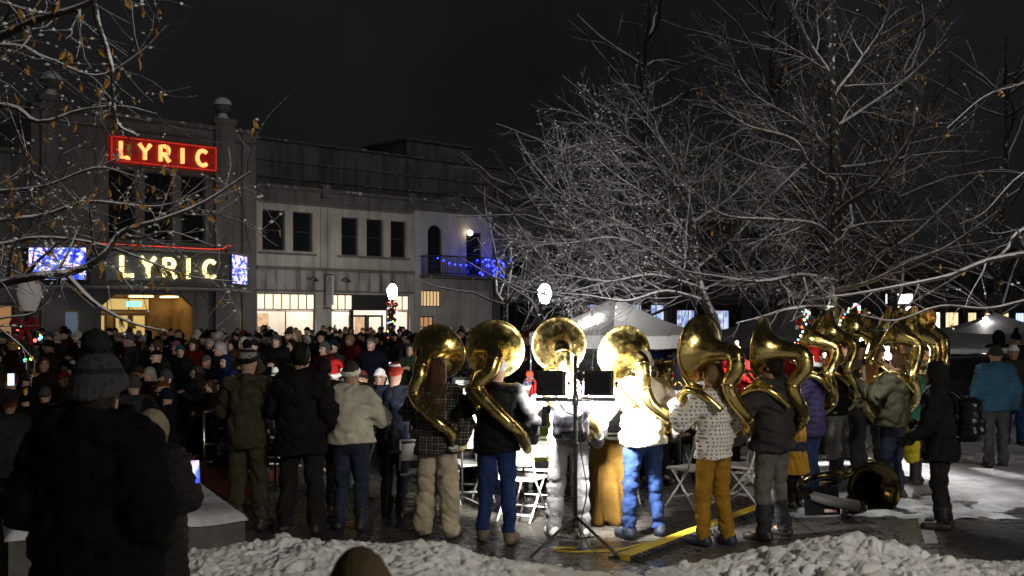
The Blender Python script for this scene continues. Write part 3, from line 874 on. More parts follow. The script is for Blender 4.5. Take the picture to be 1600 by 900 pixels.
# --- corner building with the balcony
B = front('balcony_building', 'white plaster building with an arched upper window and a blue lit balcony', 8.82)
mb = MB()
facade(mb, 0, 5.2, 0, 7.5, [(.85, 1.8, 4.35, 6.85), (.45, 1.75, 2.72, 3.55), (.4, 1.3, .05, 2.25), (3.4, 4.5, 4.35, 6.6)])
facade(mb, 0, 5.2, 7.5, 8.1, [], m=1); shell(mb, 0, 5.2, 0, 8.1, 12, 1); mb.build('wall', [WHITEW, DARKW], B)
mb = MB(); mb.box((-.02, -.14, 8.0), (5.3, .5, 8.14)); mb.build('coping', [SNOWCAP], B); mb = MB(); mb.box((1.9, -.2, 7.7), (2.9, .52, 8.36)); mb.build('parapet_block', [SNOWCAP], B)
w = window(B, .85, 1.8, 4.35, 6.85, .14, 1, 1)
mb = MB()
for k in range(2):
    s = 1 if k else -1; xc = .85 if k == 0 else 1.8
    mb.prism([(xc, 6.86)] + [(1.325 + s * .475 * math.cos(a), 6.4 + .45 * math.sin(a)) for a in np.linspace(0, PI / 2, 7)], .02, .12)
mb.build('arch_head', [WHITEW], w)
window(B, 3.4, 4.5, 4.35, 6.6, .14, 1, 2)
window(B, .45, 1.75, 2.72, 3.55, .12, 6, 1, .05, DKMET, glow('amber_pane', (1, .66, .33), .75), 'transom_window')
window(B, .4, 1.3, .05, 2.25, .12, 3, 4, .06, BROWN, glow('amber_door_pane', (1, .5, .22), .42), 'door')
t = thing('balcony', 'iron railed balcony strung with glowing blue lights', 'balcony', fw(8.85), ROT)
mb = MB(); mb.box((.3, -1.2, 4.14), (5.4, -.004, 4.27)); mb.build('deck', [SNOWCAP], t)
mb = MB()
for y in (-1.15,):
    mb.box((.32, y - .03, 5.2), (5.38, y + .03, 5.26)); mb.box((.32, y - .02, 4.36), (5.38, y + .02, 4.4))
for i in range(44): mb.box((.34 + i * .115, -1.163, 4.27), (.365 + i * .115, -1.137, 5.2))
for i in range(9): mb.box((.33, -1.1 + i * .12, 4.27), (.355, -1.075 + i * .12, 5.2))
mb.box((.315, -1.15, 5.2), (.375, -.004, 5.258))
mb.build('railing', [DKMET], t)
rng = random.Random(3)
mb = MB()
for i in range(14):
    x = .5 + 4.8 * i / 13; mb.ball((x, -1.19, 5.12 - .32 * abs(math.sin(i * .42)) + rng.uniform(-.04, .04)), .035, 6)
for i in range(34): mb.ball((rng.gauss(4.4, .5), -1.2 + rng.uniform(-.05, .2), rng.uniform(4.3, 5.2)), .05, 6)
mb.build('string_lights', [glow('blue_bulb', (.012, .022, 1.0), 22)], t)
t = thing('wall_lamp', 'small warm glowing globe lamp on the upper wall above the balcony', 'lamp', fw(12.25), ROT)
mb = MB(); mb.ball((0, -.25, 6.55), .15, 12); mb.build('globe', [glow('warm_globe', (1, .78, .45), 9)], t)
mb = MB(); mb.tube([(0, -.004, 6.3), (0, -.25, 6.3), (0, -.25, 6.42)], .02); mb.build('bracket', [DKMET], t)

# --- row of dark shop fronts running off to the right
rng = random.Random(8)
s = 14.1
dark_labels = ['dark brick building with tall black columns right of the balcony', 'dim two storey building behind the snowy twigs above the white tent',
               'dark building with festive shop window behind the white tent', 'low dark building with amber shop lights behind the grey tent',
               'dark brick building behind the big tree trunk', 'dim building with scattered lit windows behind the right hand tubas',
               'far dark building with bright shop front on the right edge', 'farthest dark block at the end of the street']
STORE = [glow('shop_light_a', (1, .75, .42), 1.3), glow('shop_light_b', (.55, .7, 1), 1.6), glow('shop_light_c', (1, .3, .12), 1.2), glow('shop_light_d', (1, .95, .85), 2.2)]
def festive():
    m, nt, b = newmat('festive_window')
    n = tex_noise(nt, 1.3, 2); vv = nt.nodes.new('ShaderNodeTexVoronoi'); vv.inputs['Scale'].default_value = 2.5
    tc = nt.nodes.new('ShaderNodeTexCoord'); nt.links.new(tc.outputs['Object'], vv.inputs['Vector'])
    r = ramp(nt, vv.outputs['Distance'], [(.12, (1, .12, .03)), (.26, (.08, .2, .8)), (.5, (.35, .6, 1)), (.75, (.9, .9, 1))])
    nt.links.new(r.outputs['Color'], b.inputs['Emission Color']); b.inputs['Emission Strength'].default_value = .9
    return m
FEST = festive()
for i, lab in enumerate(dark_labels):
    L = [7, 8, 8, 10, 11, 12, 14, 16][i]; hgt = [8.2, 7.4, 8.4, 7.0, 8.8, 7.6, 8.2, 9][i]
    B = front('shop_building', lab, s)
    nb = max(2, int(L / 3.4)); ops = []; lit = []
    for k in range(nb):
        a = .5 + k * (L - .5) / nb; b = a + (L - .5) / nb - .6
        ops.append((a, b, .4, 3.0)); lit.append((a, b))
        ops.append((a + .4, b - .5, 4.4, 6.1))
    mb = MB(); facade(mb, 0, L - .05, 0, hgt, ops); shell(mb, 0, L - .05, 0, hgt, 12)
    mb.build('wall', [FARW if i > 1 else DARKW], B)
    mb = MB(); mb.box((-.02, -.12, hgt - .02), (L - .03, .4, hgt + .16)); mb.build('coping', [DKCAP], B)
    mb = MB(); mb.box((0, -.06, 3.3), (L - .05, -.003, 3.6)); mb.build('fascia', [DKCAP], B)
    for k, (a, b) in enumerate(lit):
        on = rng.random() < [0.0, .8, 1, .6, .4, .6, 1, .5][i]
        pm = FEST if (on and i in (1, 2)) else STORE[rng.randrange(4)] if on else GLASSD
        if on and i != 1:
            xw = rng.uniform(.5, 1) * (b - a); window(B, a, a + xw, 1.2, 2.7, .12, 3, 1, .06, DKMET, pm, 'shop_window')
        else: window(B, a, b, .4, 3.0, .12, 4, 2, .06, DKMET, pm, 'shop_window')
        window(B, a + .4, b - .5, 4.4, 6.1, .14)
    s += L
t = thing('street_light', 'tall bright white street light glowing behind the right tree branches', 'street lamp', at(1405, 520, 70) * 1, 0)
t.location.z = 0
mb = MB(); mb.tube([(0, 0, 0), (0, 0, 4.2)], .07); mb.build('pole', [DKMET], t)
mb = MB(); mb.box((-.8, -.12, 3.1), (.8, .12, 3.7)); mb.box((-.6, -.12, 2.2), (.7, .12, 2.9)); mb.build('lamp_head', [glow('white_flood', (1, .95, .85), 6)], t)

# --- theatre
B = front('theatre_building', 'grey plaster theatre with red neon sign, lit marquee and pilasters topped by stone balls', -9.6)
o_ = 9.6
mb = MB()
tw = [(o_ - 6.6, o_ - 5.5, 5.3, 8.15), (o_ - 5.1, o_ - 3.9, 5.3, 8.15), (o_ - 3.5, o_ - 2.4, 5.3, 8.15)]
facade(mb, 0, 9.6, 0, 10.2, tw + [(o_ - 6.9, o_ - 2.9, 0, 3.1)]); shell(mb, 0, 9.6, 0, 10.2, 8)
mb.build('wall', [GREYW], B)
mb = MB(); mb.box((-.05, -.2, 10.2), (9.6, .4, 10.36)); mb.build('coping', [SNOWCAP], B); mb = MB(); mb.box((0, -.1, 9.75), (9.55, -.004, 9.83)); mb.build('string_course', [SNOWCAP], B)
for x in (.3, 7.55):
    mb = MB(); mb.box((x, -.24, 0), (x + .9, -.004, 10.5)); mb.box((x - .08, -.3, 10.5), (x + .98, .3, 10.72)); mb.build('pilaster', [GREYW], B)
    mb = MB(); mb.lathe([(.28, 10.72), (.2, 10.85), (.16, 10.95), (.34, 11.1), (.40, 11.32), (.33, 11.52), (.16, 11.64), (.01, 11.68)], 16, Matrix.Translation((x + .45, 0, 0))); mb.build('stone_ball', [SNOWCAP], B)
mb = MB(); mb.box((8.9, -.1, 0), (9.55, -.004, 10.2)); mb.build('end_pier', [GREYW], B)
for q in tw: window(B, *q)
# entrance
mb = MB(); mb.quad((o_ - 6.9, 2.2, 0), (o_ - 2.9, 2.2, 0), (o_ - 2.9, 2.2, 3.2), (o_ - 6.9, 2.2, 3.2)); mb.quad((o_ - 6.9, .28, 3.11), (o_ - 2.9, .28, 3.11), (o_ - 2.9, 2.2, 3.11), (o_ - 6.9, 2.2, 3.11))
mb.quad((o_ - 6.9, .28, 0), (o_ - 6.9, 2.2, 0), (o_ - 6.9, 2.2, 3.2), (o_ - 6.9, .28, 3.2)); mb.quad((o_ - 2.9, .28, 0), (o_ - 2.9, 2.2, 0), (o_ - 2.9, 2.2, 3.2), (o_ - 2.9, .28, 3.2))
rm = mb.build('entrance_lobby', [mat('lobby_plaster', (.36, .22, .09), .7, var=.5, scale=1.2)], B)
mb = MB(); mb.box((o_ - 5.2, .7, 3.02), (o_ - 4.4, 1.3, 3.08)); mb.box((o_ - 3.7, .9, 3.02), (o_ - 3.2, 1.6, 3.08)); mb.build('ceiling_light', [glow('lobby_light', (1, .72, .3), 5)], rm)
AMB = glow('lobby_amber', (1, .70, .24), .5)
for x in (6.6, 5.6, 4.85):
    window(B, o_ - x, o_ - x + .72, .05, 2.35, 1.9, 1, 1, .1, BROWN, AMB, 'door')
window(B, o_ - 6.8, o_ - 4.0, 2.45, 3.02, 1.88, 3, 1, .06, BROWN, AMB, 'transom_window')
mb = MB(); mb.prism([(o_ - 6.9, 2.6), (o_ - 6.9, 3.12), (o_ - 6.3, 3.12)], .02, .26); mb.build('arch_corner', [GREYW], B); mb = MB(); mb.prism([(o_ - 2.9, 2.6), (o_ - 3.5, 3.12), (o_ - 2.9, 3.12)], .02, .26); mb.build('arch_corner', [GREYW], B)
mb = MB(); mb.box((o_ - 5.6, .55, 2.62), (o_ - 5.0, .6, 2.84)); mb.build('exit_light', [glow('teal_light', (.15, .9, .8), 3)], B)
for x, on in ((o_ - 8.6, True), (o_ - 1.55, False)):
    mb = MB(); mb.box((x, -.07, 1.0), (x + .8, -.004, 2.45)); p = mb.build('poster_case', [mat('brass_frame', (.25, .17, .06), .5)], B)
    mb = MB(); mb.box((x + .07, -.085, 1.07), (x + .73, -.073, 2.38)); mb.build('poster', [glow('backlit_poster', (.3, .4, .6), .16) if on else mat('dark_poster', (.03, .03, .03), .4, col2=(.12, .08, .06))], p)

def letter(ch):
    arc = lambda cx, cy, r, a0, a1, ry=None: [(cx + r * math.cos(a), cy + (ry or r) * math.sin(a)) for a in np.linspace(R(a0), R(a1), 12)]
    return {'L': [[(.1, 1), (.1, 0), (.68, 0)]], 'Y': [[(0, 1), (.37, .5), (.74, 1)], [(.37, .5), (.37, 0)]],
            'R': [[(.1, 0), (.1, 1), (.4, 1)] + arc(.4, .73, .27, 90, -90) + [(.1, .46)], [(.38, .46), (.72, 0)]],
            'I': [[(.3, 0), (.3, 1)]], 'C': [arc(.43, .5, .40, 48, 312, .5)]}[ch]
def word(parent, txt, x, z, size, pitch, y, r, m, name='letter', box=True):
    for ch in txt:
        mb = MB()
        for st in letter(ch):
            P = [(x + a * size, y, z + b * size) for a, b in st]
            if box:      # squared stroke: solid blocks along the stroke, each a hair deeper than the last
                for k, (p, q) in enumerate(zip(P[:-1], P[1:])):
                    p, q = Vector(p), Vector(q); dv = (q - p); L = dv.length; dv.normalize()
                    M = Matrix.Translation(p) @ Matrix(((dv.x, 0, -dv.z), (0, 1, 0), (dv.z, 0, dv.x))).transposed().to_4x4().transposed()
                    e = r * (.95 if len(st) < 5 else .35)
                    mb.box((-e, -.05 - .0013 * k, -r), (L + e, .02, r), 0, M)
            else: mb.tube(P, r, 8)
        mb.build(name, [m], parent)
        x += pitch
t = thing('neon_sign', 'red lit rectangular roof sign with glowing yellow-red neon letters on the theatre front', 'sign', fw(-6.75), ROT)
def redboard():
    m, nt, b = newmat('neon_red_board')
    n = tex_noise(nt, 2.2, 3); r = ramp(nt, n.outputs['Fac'], [(.3, (.14, .003, .002)), (.7, (.34, .008, .004))])
    nt.links.new(r.outputs['Color'], b.inputs['Emission Color']); b.inputs['Emission Strength'].default_value = .5; b.inputs['Base Color'].default_value = (.08, .004, .004, 1)
    return m
mb = MB(); mb.box((0, -.5, 8.35), (4.6, -.25, 9.4)); mb.build('board', [redboard()], t)
mb = MB()
for x in (.6, 3.9): mb.box((x, -.25, 8.5), (x + .08, -.004, 8.58)); mb.box((x, -.25, 9.2), (x + .08, -.004, 9.28))
mb.build('bracket', [DKMET], t)
word(t, 'LYRIC', .34, 8.55, .62, .83, -.58, .085, glow('neon_tube_yellow', (1, .25, .07), 3.2), 'neon_letter', False)
mb = MB()
for (a, b) in (((.05, 8.4), (4.55, 8.4)), ((.05, 9.35), (4.55, 9.35)), ((.05, 8.4), (.05, 9.35)), ((4.55, 8.4), (4.55, 9.35))):
    mb.tube([(a[0], -.54, a[1]), (b[0], -.54, b[1])], .02, 6)
mb.build('neon_border', [glow('neon_tube_red', (1, .05, .02), .45)], t)

t = thing('marquee', 'dark trapezoid theatre marquee with yellow white block letters, red neon edge and bright side screens', 'marquee', fw(0), ROT)
x0, x1, yf = -8.05, -2.35, -1.8
out = [(-9.9, -.004), (x0, yf), (x1, yf), (-.45, -.004)]
MARQ = mat('marquee_panel', (.04, .04, .045), .5, var=.3, scale=2)
mb = MB()
for (a, b) in zip(out[:-1], out[1:]): mb.quad((*a, 3.42), (*b, 3.42), (*b, 4.9), (*a, 4.9))
mb.poly([(*p, 3.42) for p in out]); mb.poly([(*p, 4.9) for p in out[::-1]])
mb.build('body', [MARQ], t)
mb = MB(); ins = [(-10.1, -.01), (x0 - .1, yf - .12), (x1 + .1, yf - .12), (-.25, -.01)]
for (a, b) in zip(ins[:-1], ins[1:]):
    for z in (3.32, 4.86):
        mb.tube([(*a, z), (*b, z)], .07, 6)
mb.build('edge_trim', [mat('grey_trim', (.2, .2, .21), .5)], t)
mb = MB(); mb.tube(catmull([(x0 - .4, yf + .2, 5.0), (x0, yf - .15, 4.98), (x0 + 2.5, yf - .15, 4.97), (x1 - .6, yf - .15, 4.97), (x1 - .1, yf - .15, 5.12), (x1 + .2, yf, 5.15)], 8), .016, 6)
mb.build('neon_edge', [glow('neon_red_edge', (1, .06, .03), 1.3)], t)
mb = MB(); mb.box((x0 + .55, yf - .05, 3.62), (x0 + 2.75, yf - .012, 4.7)); mb.build('message_panel', [mat('pale_panel', (.13, .14, .17), .5, var=.15)], t)
word(t, 'LYRIC', x0 + 1.1, 3.80, .68, .87, yf - .1, .075, glow('yellow_letter', (1, .86, .33), 2.6), 'letter')
def ledmat(name, seed):
    m, nt, b = newmat(name)
    tc = nt.nodes.new('ShaderNodeTexCoord'); mp = nt.nodes.new('ShaderNodeMapping'); mp.inputs['Location'].default_value = (seed, seed, 0); mp.inputs['Scale'].default_value = (2.2, 2.2, 3.5)
    nt.links.new(tc.outputs['Object'], mp.inputs['Vector'])
    n = nt.nodes.new('ShaderNodeTexNoise'); n.inputs['Scale'].default_value = 1.6; n.inputs['Detail'].default_value = 5
    nt.links.new(mp.outputs[0], n.inputs['Vector'])
    r = ramp(nt, n.outputs['Fac'], [(.36, (.02, .03, .55)), (.48, (.10, .16, 1)), (.55, (.9, .95, 1)), (.62, (.8, .4, .8)), (.70, (.06, .08, .8))])
    nt.links.new(r.outputs['Color'], b.inputs['Emission Color']); b.inputs['Emission Strength'].default_value = 1.7; b.inputs['Base Color'].default_value = (.02, .02, .02, 1)
    return m
for (a, b), sd, (l0, l1) in (((out[0], out[1]), 1.7, (.08, .97)), ((out[2], out[3]), 4.1, (.12, .92))):
    A, Bv = Vector((*a, 0)), Vector((*b, 0)); dv = (Bv - A); L = dv.length; dv.normalize(); nn = Vector((dv.y, -dv.x, 0))
    M = Matrix((((dv.x), -nn.x, 0, A.x), (dv.y, -nn.y, 0, A.y), (0, 0, 1, 0), (0, 0, 0, 1)))
    mb = MB(); mb.box((L * l0, -.08, 3.55), (L * l1, -.005, 4.95), 0, M); o = mb.build('screen_frame', [DKMET], t)
    mb = MB(); mb.box((L * l0 + .06, -.1, 3.61), (L * l1 - .06, -.084, 4.89), 0, M); mb.build('led_screen', [ledmat('led_content', sd)], o)
B = front('shop_building', 'dark neighbour building left of the theatre with a lit doorway', -22)
mb = MB(); facade(mb, 0, 12.35, 0, 8.4, [(8, 9.4, 0, 2.8), (10.2, 11.8, .6, 2.7)]); shell(mb, 0, 12.35, 0, 8.4, 10); mb.build('wall', [DARKW], B)
window(B, 8, 9.4, 0, 2.8, .12, 2, 2, .08, BROWN, AMB, 'door'); window(B, 10.2, 11.8, .6, 2.7, .12, 2, 1, .08, DKMET, glow('dim_amber_pane', (1, .5, .2), .25), 'shop_window')
mb = MB(); mb.box((0, -.12, 8.38), (12.35, .4, 8.55)); mb.build('coping', [SNOWCAP], B)

# ------------------------------------------------------------------ street lamps
GLOBE = glow('lamp_globe', (1, .94, .82), 110)
def street_lamp(label, loc, h=3.0, garland=None, gm=None):
    t = thing('street_lamp', label, 'street lamp', loc)
    mb = MB(); mb.lathe([(.2, 0), (.2, .25), (.13, .4), (.075, .55), (.06, h - .55), (.09, h - .5), (.06, h - .42), (.11, h - .34)], 14); mb.build('pole', [DKMET], t, True)
    mb = MB(); mb.lathe([(.11, h - .34), (.17, h - .2), (.215, h - .02), (.20, h + .12), (.13, h + .24), (.05, h + .30)], 18); g = mb.build('globe', [gm or GLOBE], t, True)
    mb = MB(); mb.lathe([(.06, h + .30), (.07, h + .34), (.03, h + .38), (.035, h + .44), (.003, h + .5)], 10); mb.build('finial', [DKMET], t, True)
    if garland:
        mb = MB(); P = [(.13 * math.cos(a * 1.7), .13 * math.sin(a * 1.7), .5 + a * .085) for a in np.arange(0, (h - 1.1) / .085, .3)]
        mb.tube(P, .06, 6); gl = mb.build('garland', [mat('fir_garland', (.02, .05, .02), .9)], t)
        for k, c in enumerate(((1, .1, .05), (.1, .2, 1), (.1, .9, .5), (1, .6, .1))):
            mb = MB()
            for p in P[k::4][::2]: mb.ball((p[0] * 1.5, p[1] * 1.5, p[2]), .032, 6)
            mb.build('bulb_string', [glow('garland_bulb', c, 5)], gl)
        mb = MB(); z = h - .62
        for s in (-1, 1):
            mb.tube(catmull([(0, -.17, z), (s * .14, -.2, z + .13), (s * .24, -.19, z + .04), (s * .12, -.18, z - .02), (0, -.17, z)]), .045, 6)
            mb.tube([(0, -.17, z), (s * .08, -.2, z - .16), (s * .12, -.2, z - .34)], [.04, .045, .05], 5)
        mb.ball((0, -.2, z), .06, 8)
        mb.build('bow', [mat('red_ribbon', (.30, .012, .012), .6)], t, True)
    return t
p1 = at(613, 498, 46); p2 = at(851, 498, 36)
street_lamp('white globe street lamp with red bow and coloured garland before the lit shop', (p1.x, p1.y, 0), 3.28, True)
street_lamp('brightest white globe street lamp beside the snowy twigs and white tent', (p2.x, p2.y, 0), 2.97)
p3 = (-7.2, 16.5, 0)
street_lamp('lamp post wrapped in coloured fairy lights behind the left branches', (at(46, 498, 20).x, 20, 0), 2.6, True, glow('dim_lamp_globe', (1, .95, .88), .08))

# ------------------------------------------------------------------ trees
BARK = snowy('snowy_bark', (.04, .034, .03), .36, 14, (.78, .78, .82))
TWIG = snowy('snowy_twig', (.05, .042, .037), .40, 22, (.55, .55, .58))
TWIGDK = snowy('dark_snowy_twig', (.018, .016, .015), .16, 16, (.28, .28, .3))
LEAF = mat('withered_leaf', (.32, .17, .03), .7, var=.5, scale=30)
class Tree:
    def __init__(s, rng, upl=.15, leaf=0.0, nsides=4):
        s.r, s.big, s.tw, s.lf, s.up, s.leaf, s.n = rng, MB(), MB(), MB(), upl, leaf, nsides
        s.sn, s.clump = MB(), 0
    def limb(s, P, r0, r1, lvl, spacing, clen, maxlvl, start=.12):
        P = np.array(P, float)
        L = np.concatenate([[0], np.cumsum(np.linalg.norm(np.diff(P, axis=0), axis=1))])
        rad = np.interp(L / L[-1], [0, 1], [r0, r1])
        (s.big if r0 > .018 else s.tw).tube(P, rad, 7 if r0 > .03 else (5 if r0 > .012 else 3), 0, False)
        if s.clump and lvl >= maxlvl - 1:
            for k in range(1, len(P)):
                if s.r.random() < s.clump:
                    q = P[k] + (P[k - 1] - P[k]) * s.r.random(); z = s.r.uniform(.5, 1.3) * s.cs; a, b = z * s.r.uniform(.7, 1.8), z * s.r.uniform(.7, 1.8)
                    n0 = len(s.sn.v); s.sn.v += [tuple(q + np.array(w)) for w in ((-a, 0, .3 * z), (0, -b, .2 * z), (a, 0, .3 * z), (0, b, .2 * z), (0, 0, 1.3 * z), (0, 0, -.4 * z))]
                    for f in ((0, 1, 4), (1, 2, 4), (2, 3, 4), (3, 0, 4), (1, 0, 5), (2, 1, 5), (3, 2, 5), (0, 3, 5)): s.sn.f.append(tuple(n0 + i for i in f)); s.sn.m.append(0)
        if s.leaf and lvl >= maxlvl - 1:
            for k in range(len(P)):
                if s.r.random() < s.leaf: s.add_leaf(P[k])
        if lvl >= maxlvl: return
        n = max(1, int(L[-1] * (1 - start) / spacing))
        for i in range(n):
            t = start + (1 - start) * (i + s.r.random()) / n
            x = t * L[-1]; k = min(len(P) - 2, max(0, np.searchsorted(L, x) - 1))
            p = P[k] + (P[k + 1] - P[k]) * ((x - L[k]) / max(1e-6, L[k + 1] - L[k]))
            T = P[k + 1] - P[k]; T /= np.linalg.norm(T)
            rv = np.array([s.r.gauss(0, 1), s.r.gauss(0, 1), s.r.gauss(0, .7)]); N = rv - T * rv.dot(T); N /= np.linalg.norm(N)
            a = R(s.r.uniform(28, 62)); d = T * math.cos(a) + N * math.sin(a) + np.array([0, 0, s.up * s.r.uniform(.2, 1)])
            d /= np.linalg.norm(d)
            cl = clen * s.r.uniform(.5, 1.15) * (1.15 - .65 * t)
            rr = np.interp(t, [0, 1], [r0, r1]) * s.r.uniform(.45, .7)
            s.shoot(p, d, cl, max(.003, rr * .8), lvl + 1, spacing, clen, maxlvl)
    def shoot(s, p, d, L, r, lvl, spacing, clen, maxlvl):
        n = 5 if lvl < maxlvl else 3
        Q = [p]; d = np.array(d)
        for _ in range(n):
            d = d + np.array([s.r.gauss(0, .16), s.r.gauss(0, .16), s.r.gauss(0, .13) + s.up * .12]); d /= np.linalg.norm(d)
            Q.append(Q[-1] + d * L / n)
        s.limb(Q, r, max(.0022, r * .35), lvl, spacing * (.62 if maxlvl < 4 else .8), clen * (.55 if maxlvl < 4 else .62), maxlvl, .15)
    def add_leaf(s, p):
        r = s.r; c = np.array(p) + np.array([r.gauss(0, .02), r.gauss(0, .02), -.03])
        u = np.array([r.gauss(0, 1), r.gauss(0, 1), r.gauss(0, .5)]); u /= np.linalg.norm(u); v = np.array([0, 0, -1.0]) + .5 * np.array([r.gauss(0, 1), r.gauss(0, 1), 0])
        v -= u * u.dot(v); v /= np.linalg.norm(v); w = np.cross(u, v); k = r.uniform(.5, 1.1) * .038
        s.lf.poly([c - v * k, c - u * k * .5 - v * .1 * k + w * k * .2, c - u * k * .35 + v * k * .6 + w * .25 * k, c + v * k * 1.2])
        s.lf.poly([c - v * k, c + v * k * 1.2, c + u * k * .35 + v * k * .6 + w * .25 * k, c + u * k * .5 - v * .1 * k + w * k * .2])
    def done(s, label, group=None, bark=None, twig=None, name='bare_tree'):
        root = Vector(s.big.v[0]); root.z = 0
        for m in (s.big, s.tw, s.lf, s.sn): m.v = [(x - root.x, y - root.y, z) for x, y, z in m.v]
        t = thing(name, label, 'tree', root, 0, group)
        s.big.build('trunk', [bark or BARK], t, True)
        if s.tw.f: s.tw.build('crown', [twig or TWIG], t, True)
        if s.lf.f: s.lf.build('leaves', [LEAF], t)
        if s.sn.f: s.sn.build('snow_clumps', [SNOW], t, True)
        return t
def path(*q, n=5): return catmull([at(*p) for p in q], n)

# left foreground tree, its trunk just out of frame
T = Tree(random.Random(5), .05, .085); T.clump, T.cs = .30, .011
tr = (-5.6, 7.6)
T.limb(catmull([(tr[0], tr[1], 0), (tr[0] + .05, tr[1], 1.2), (tr[0] - .02, tr[1], 2.6), (tr[0] + .1, tr[1], 4.2), (tr[0], tr[1] + .2, 6)]), .19, .08, 0, 9, .3, 0)
def lt(pts, r0, r1, sp=.12, cl=.8, mx=3): T.limb(path(*pts), r0 * .75, r1 * .8, 1, sp, cl, mx, .05)
lt([(-445, 470, 7.6), (-150, 475, 7.4), (0, 442, 7.2), (60, 431, 7.0), (115, 424, 7.0), (160, 400, 6.9), (192, 362, 6.9), (255, 342, 6.8), (322, 314, 6.8), (392, 268, 6.8)], .085, .008)
lt([(105, 430, 7.0), (150, 474, 6.9), (205, 504, 6.8), (262, 518, 6.8)], .026, .006, .3, .4, 2)
lt([(-420, 160, 7.6), (-100, 95, 7), (0, 57, 6.6), (60, 30, 6.4), (130, 9, 6.2), (215, -35, 6.0)], .07, .02)
lt([(140, -60, 6.0), (152, 30, 6.0), (166, 72, 6.0), (176, 112, 6.0), (178, 165, 6.0), (186, 196, 6.0), (214, 211, 6.0)], .028, .010, .5, .35, 2)
lt([(-400, 250, 7.7), (-30, 165, 7.6), (60, 190, 7.5), (125, 172, 7.5), (190, 166, 7.5), (245, 178, 7.5)], .06, .006)
lt([(-440, 330, 7.6), (-20, 300, 8), (70, 290, 8), (150, 262, 8), (210, 275, 8)], .05, .006)
lt([(-440, 380, 7.6), (-20, 345, 8), (70, 335, 8.2), (140, 315, 8.2), (250, 322, 8.2), (330, 290, 8.2)], .05, .006)
lt([(-420, 100, 7.5), (-20, 70, 7.4), (70, 90, 7.4), (150, 118, 7.4), (215, 85, 7.4), (262, 40, 7.4)], .045, .006)
lt([(-440, 420, 7.6), (-30, 385, 8), (50, 372, 8), (120, 375, 8), (190, 392, 8.0), (290, 430, 8.0), (370, 440, 8)], .045, .005)
lt([(190, 362, 6.9), (215, 372, 6.9), (265, 362, 6.8), (335, 385, 6.8)], .016, .005, .2, .5, 2)
lt([(-440, 450, 7.5), (-60, 520, 7), (0, 498, 6.8), (50, 490, 6.8), (80, 470, 6.8)], .04, .006, .3, .5, 2)
T.done('near bare tree on the left with snow and withered yellow leaves crossing the theatre', None, None, snowy('near_twig', (.035, .03, .027), .33, 26, (.6, .6, .63)))

# big tree behind the tubas
T = Tree(random.Random(9), .12, .05); T.clump, T.cs = .05, .014
D = 17.5
base = at(1296, 860, D); base.z = 0
T.limb(catmull([base, at(1300, 520, D), at(1304, 440, D), at(1306, 300, D), at(1303, 180, D), at(1298, 60, D), at(1300, -80, D)]), .13, .05, 0, 9, 1, 0)
T.limb([np.array(at(1304, y, D)) for y in (440, 330, 220, 110, 0, -80)], .04, .02, 1, .34, 2.0, 3, .02)
def rt(pts, r0, r1, sp=.15, cl=1.35, mx=3): T.limb(path(*pts), r0, r1, 1, sp, cl, mx, .06)
rt([(1305, 335, D), (1335, 312, 17), (1370, 288, 16.6), (1402, 245, 16.4), (1430, 200, 16.2), (1445, 140, 16)], .06, .012)
rt([(1305, 262, D), (1345, 258, 18), (1400, 248, 18), (1470, 238, 18), (1530, 236, 18)], .035, .006)
rt([(1305, 285, D), (1265, 258, 17), (1238, 218, 16.8), (1165, 195, 16.6), (1105, 150, 16.5)], .055, .008)
rt([(1304, 240, D), (1272, 210, 18), (1240, 185, 18), (1170, 140, 18), (1130, 60, 18)], .04, .008)
rt([(1305, 375, D), (1270, 350, 17), (1205, 343, 16.5), (1130, 336, 16.2), (1085, 300, 16), (1055, 275, 16)], .05, .008)
rt([(1305, 410, D), (1275, 372, 17.5), (1235, 360, 17), (1180, 352, 17)], .03, .006)
rt([(1304, 440, D), (1250, 430, 16.5), (1190, 440, 16), (1120, 432, 15.8), (1060, 420, 15.5), (1015, 390, 15.5)], .06, .008)
rt([(1303, 455, D), (1360, 440, 16.5), (1420, 410, 16), (1480, 385, 15.8), (1560, 330, 15.6)], .05, .008)
rt([(1305, 365, D), (1350, 350, 17.5), (1415, 345, 17.3), (1450, 342, 17.3), (1500, 330, 17)], .03, .005)
rt([(1300, 480, 17.2), (1240, 480, 15.5), (1190, 495, 15), (1150, 505, 14.8)], .04, .01, .3, .7, 3)
rt([(1303, 150, D), (1345, 95, 17.5), (1385, 30, 17.3), (1400, -60, 17)], .05, .01)
rt([(1300, 120, D), (1260, 60, 17.5), (1225, -20, 17.2)], .05, .01)
rt([(1303, 200, D), (1350, 170, 18), (1420, 120, 18.5), (1480, 60, 18.5)], .045, .007)
T.done('big bare tree with a straight trunk and snow lined limbs rising behind the right tubas')

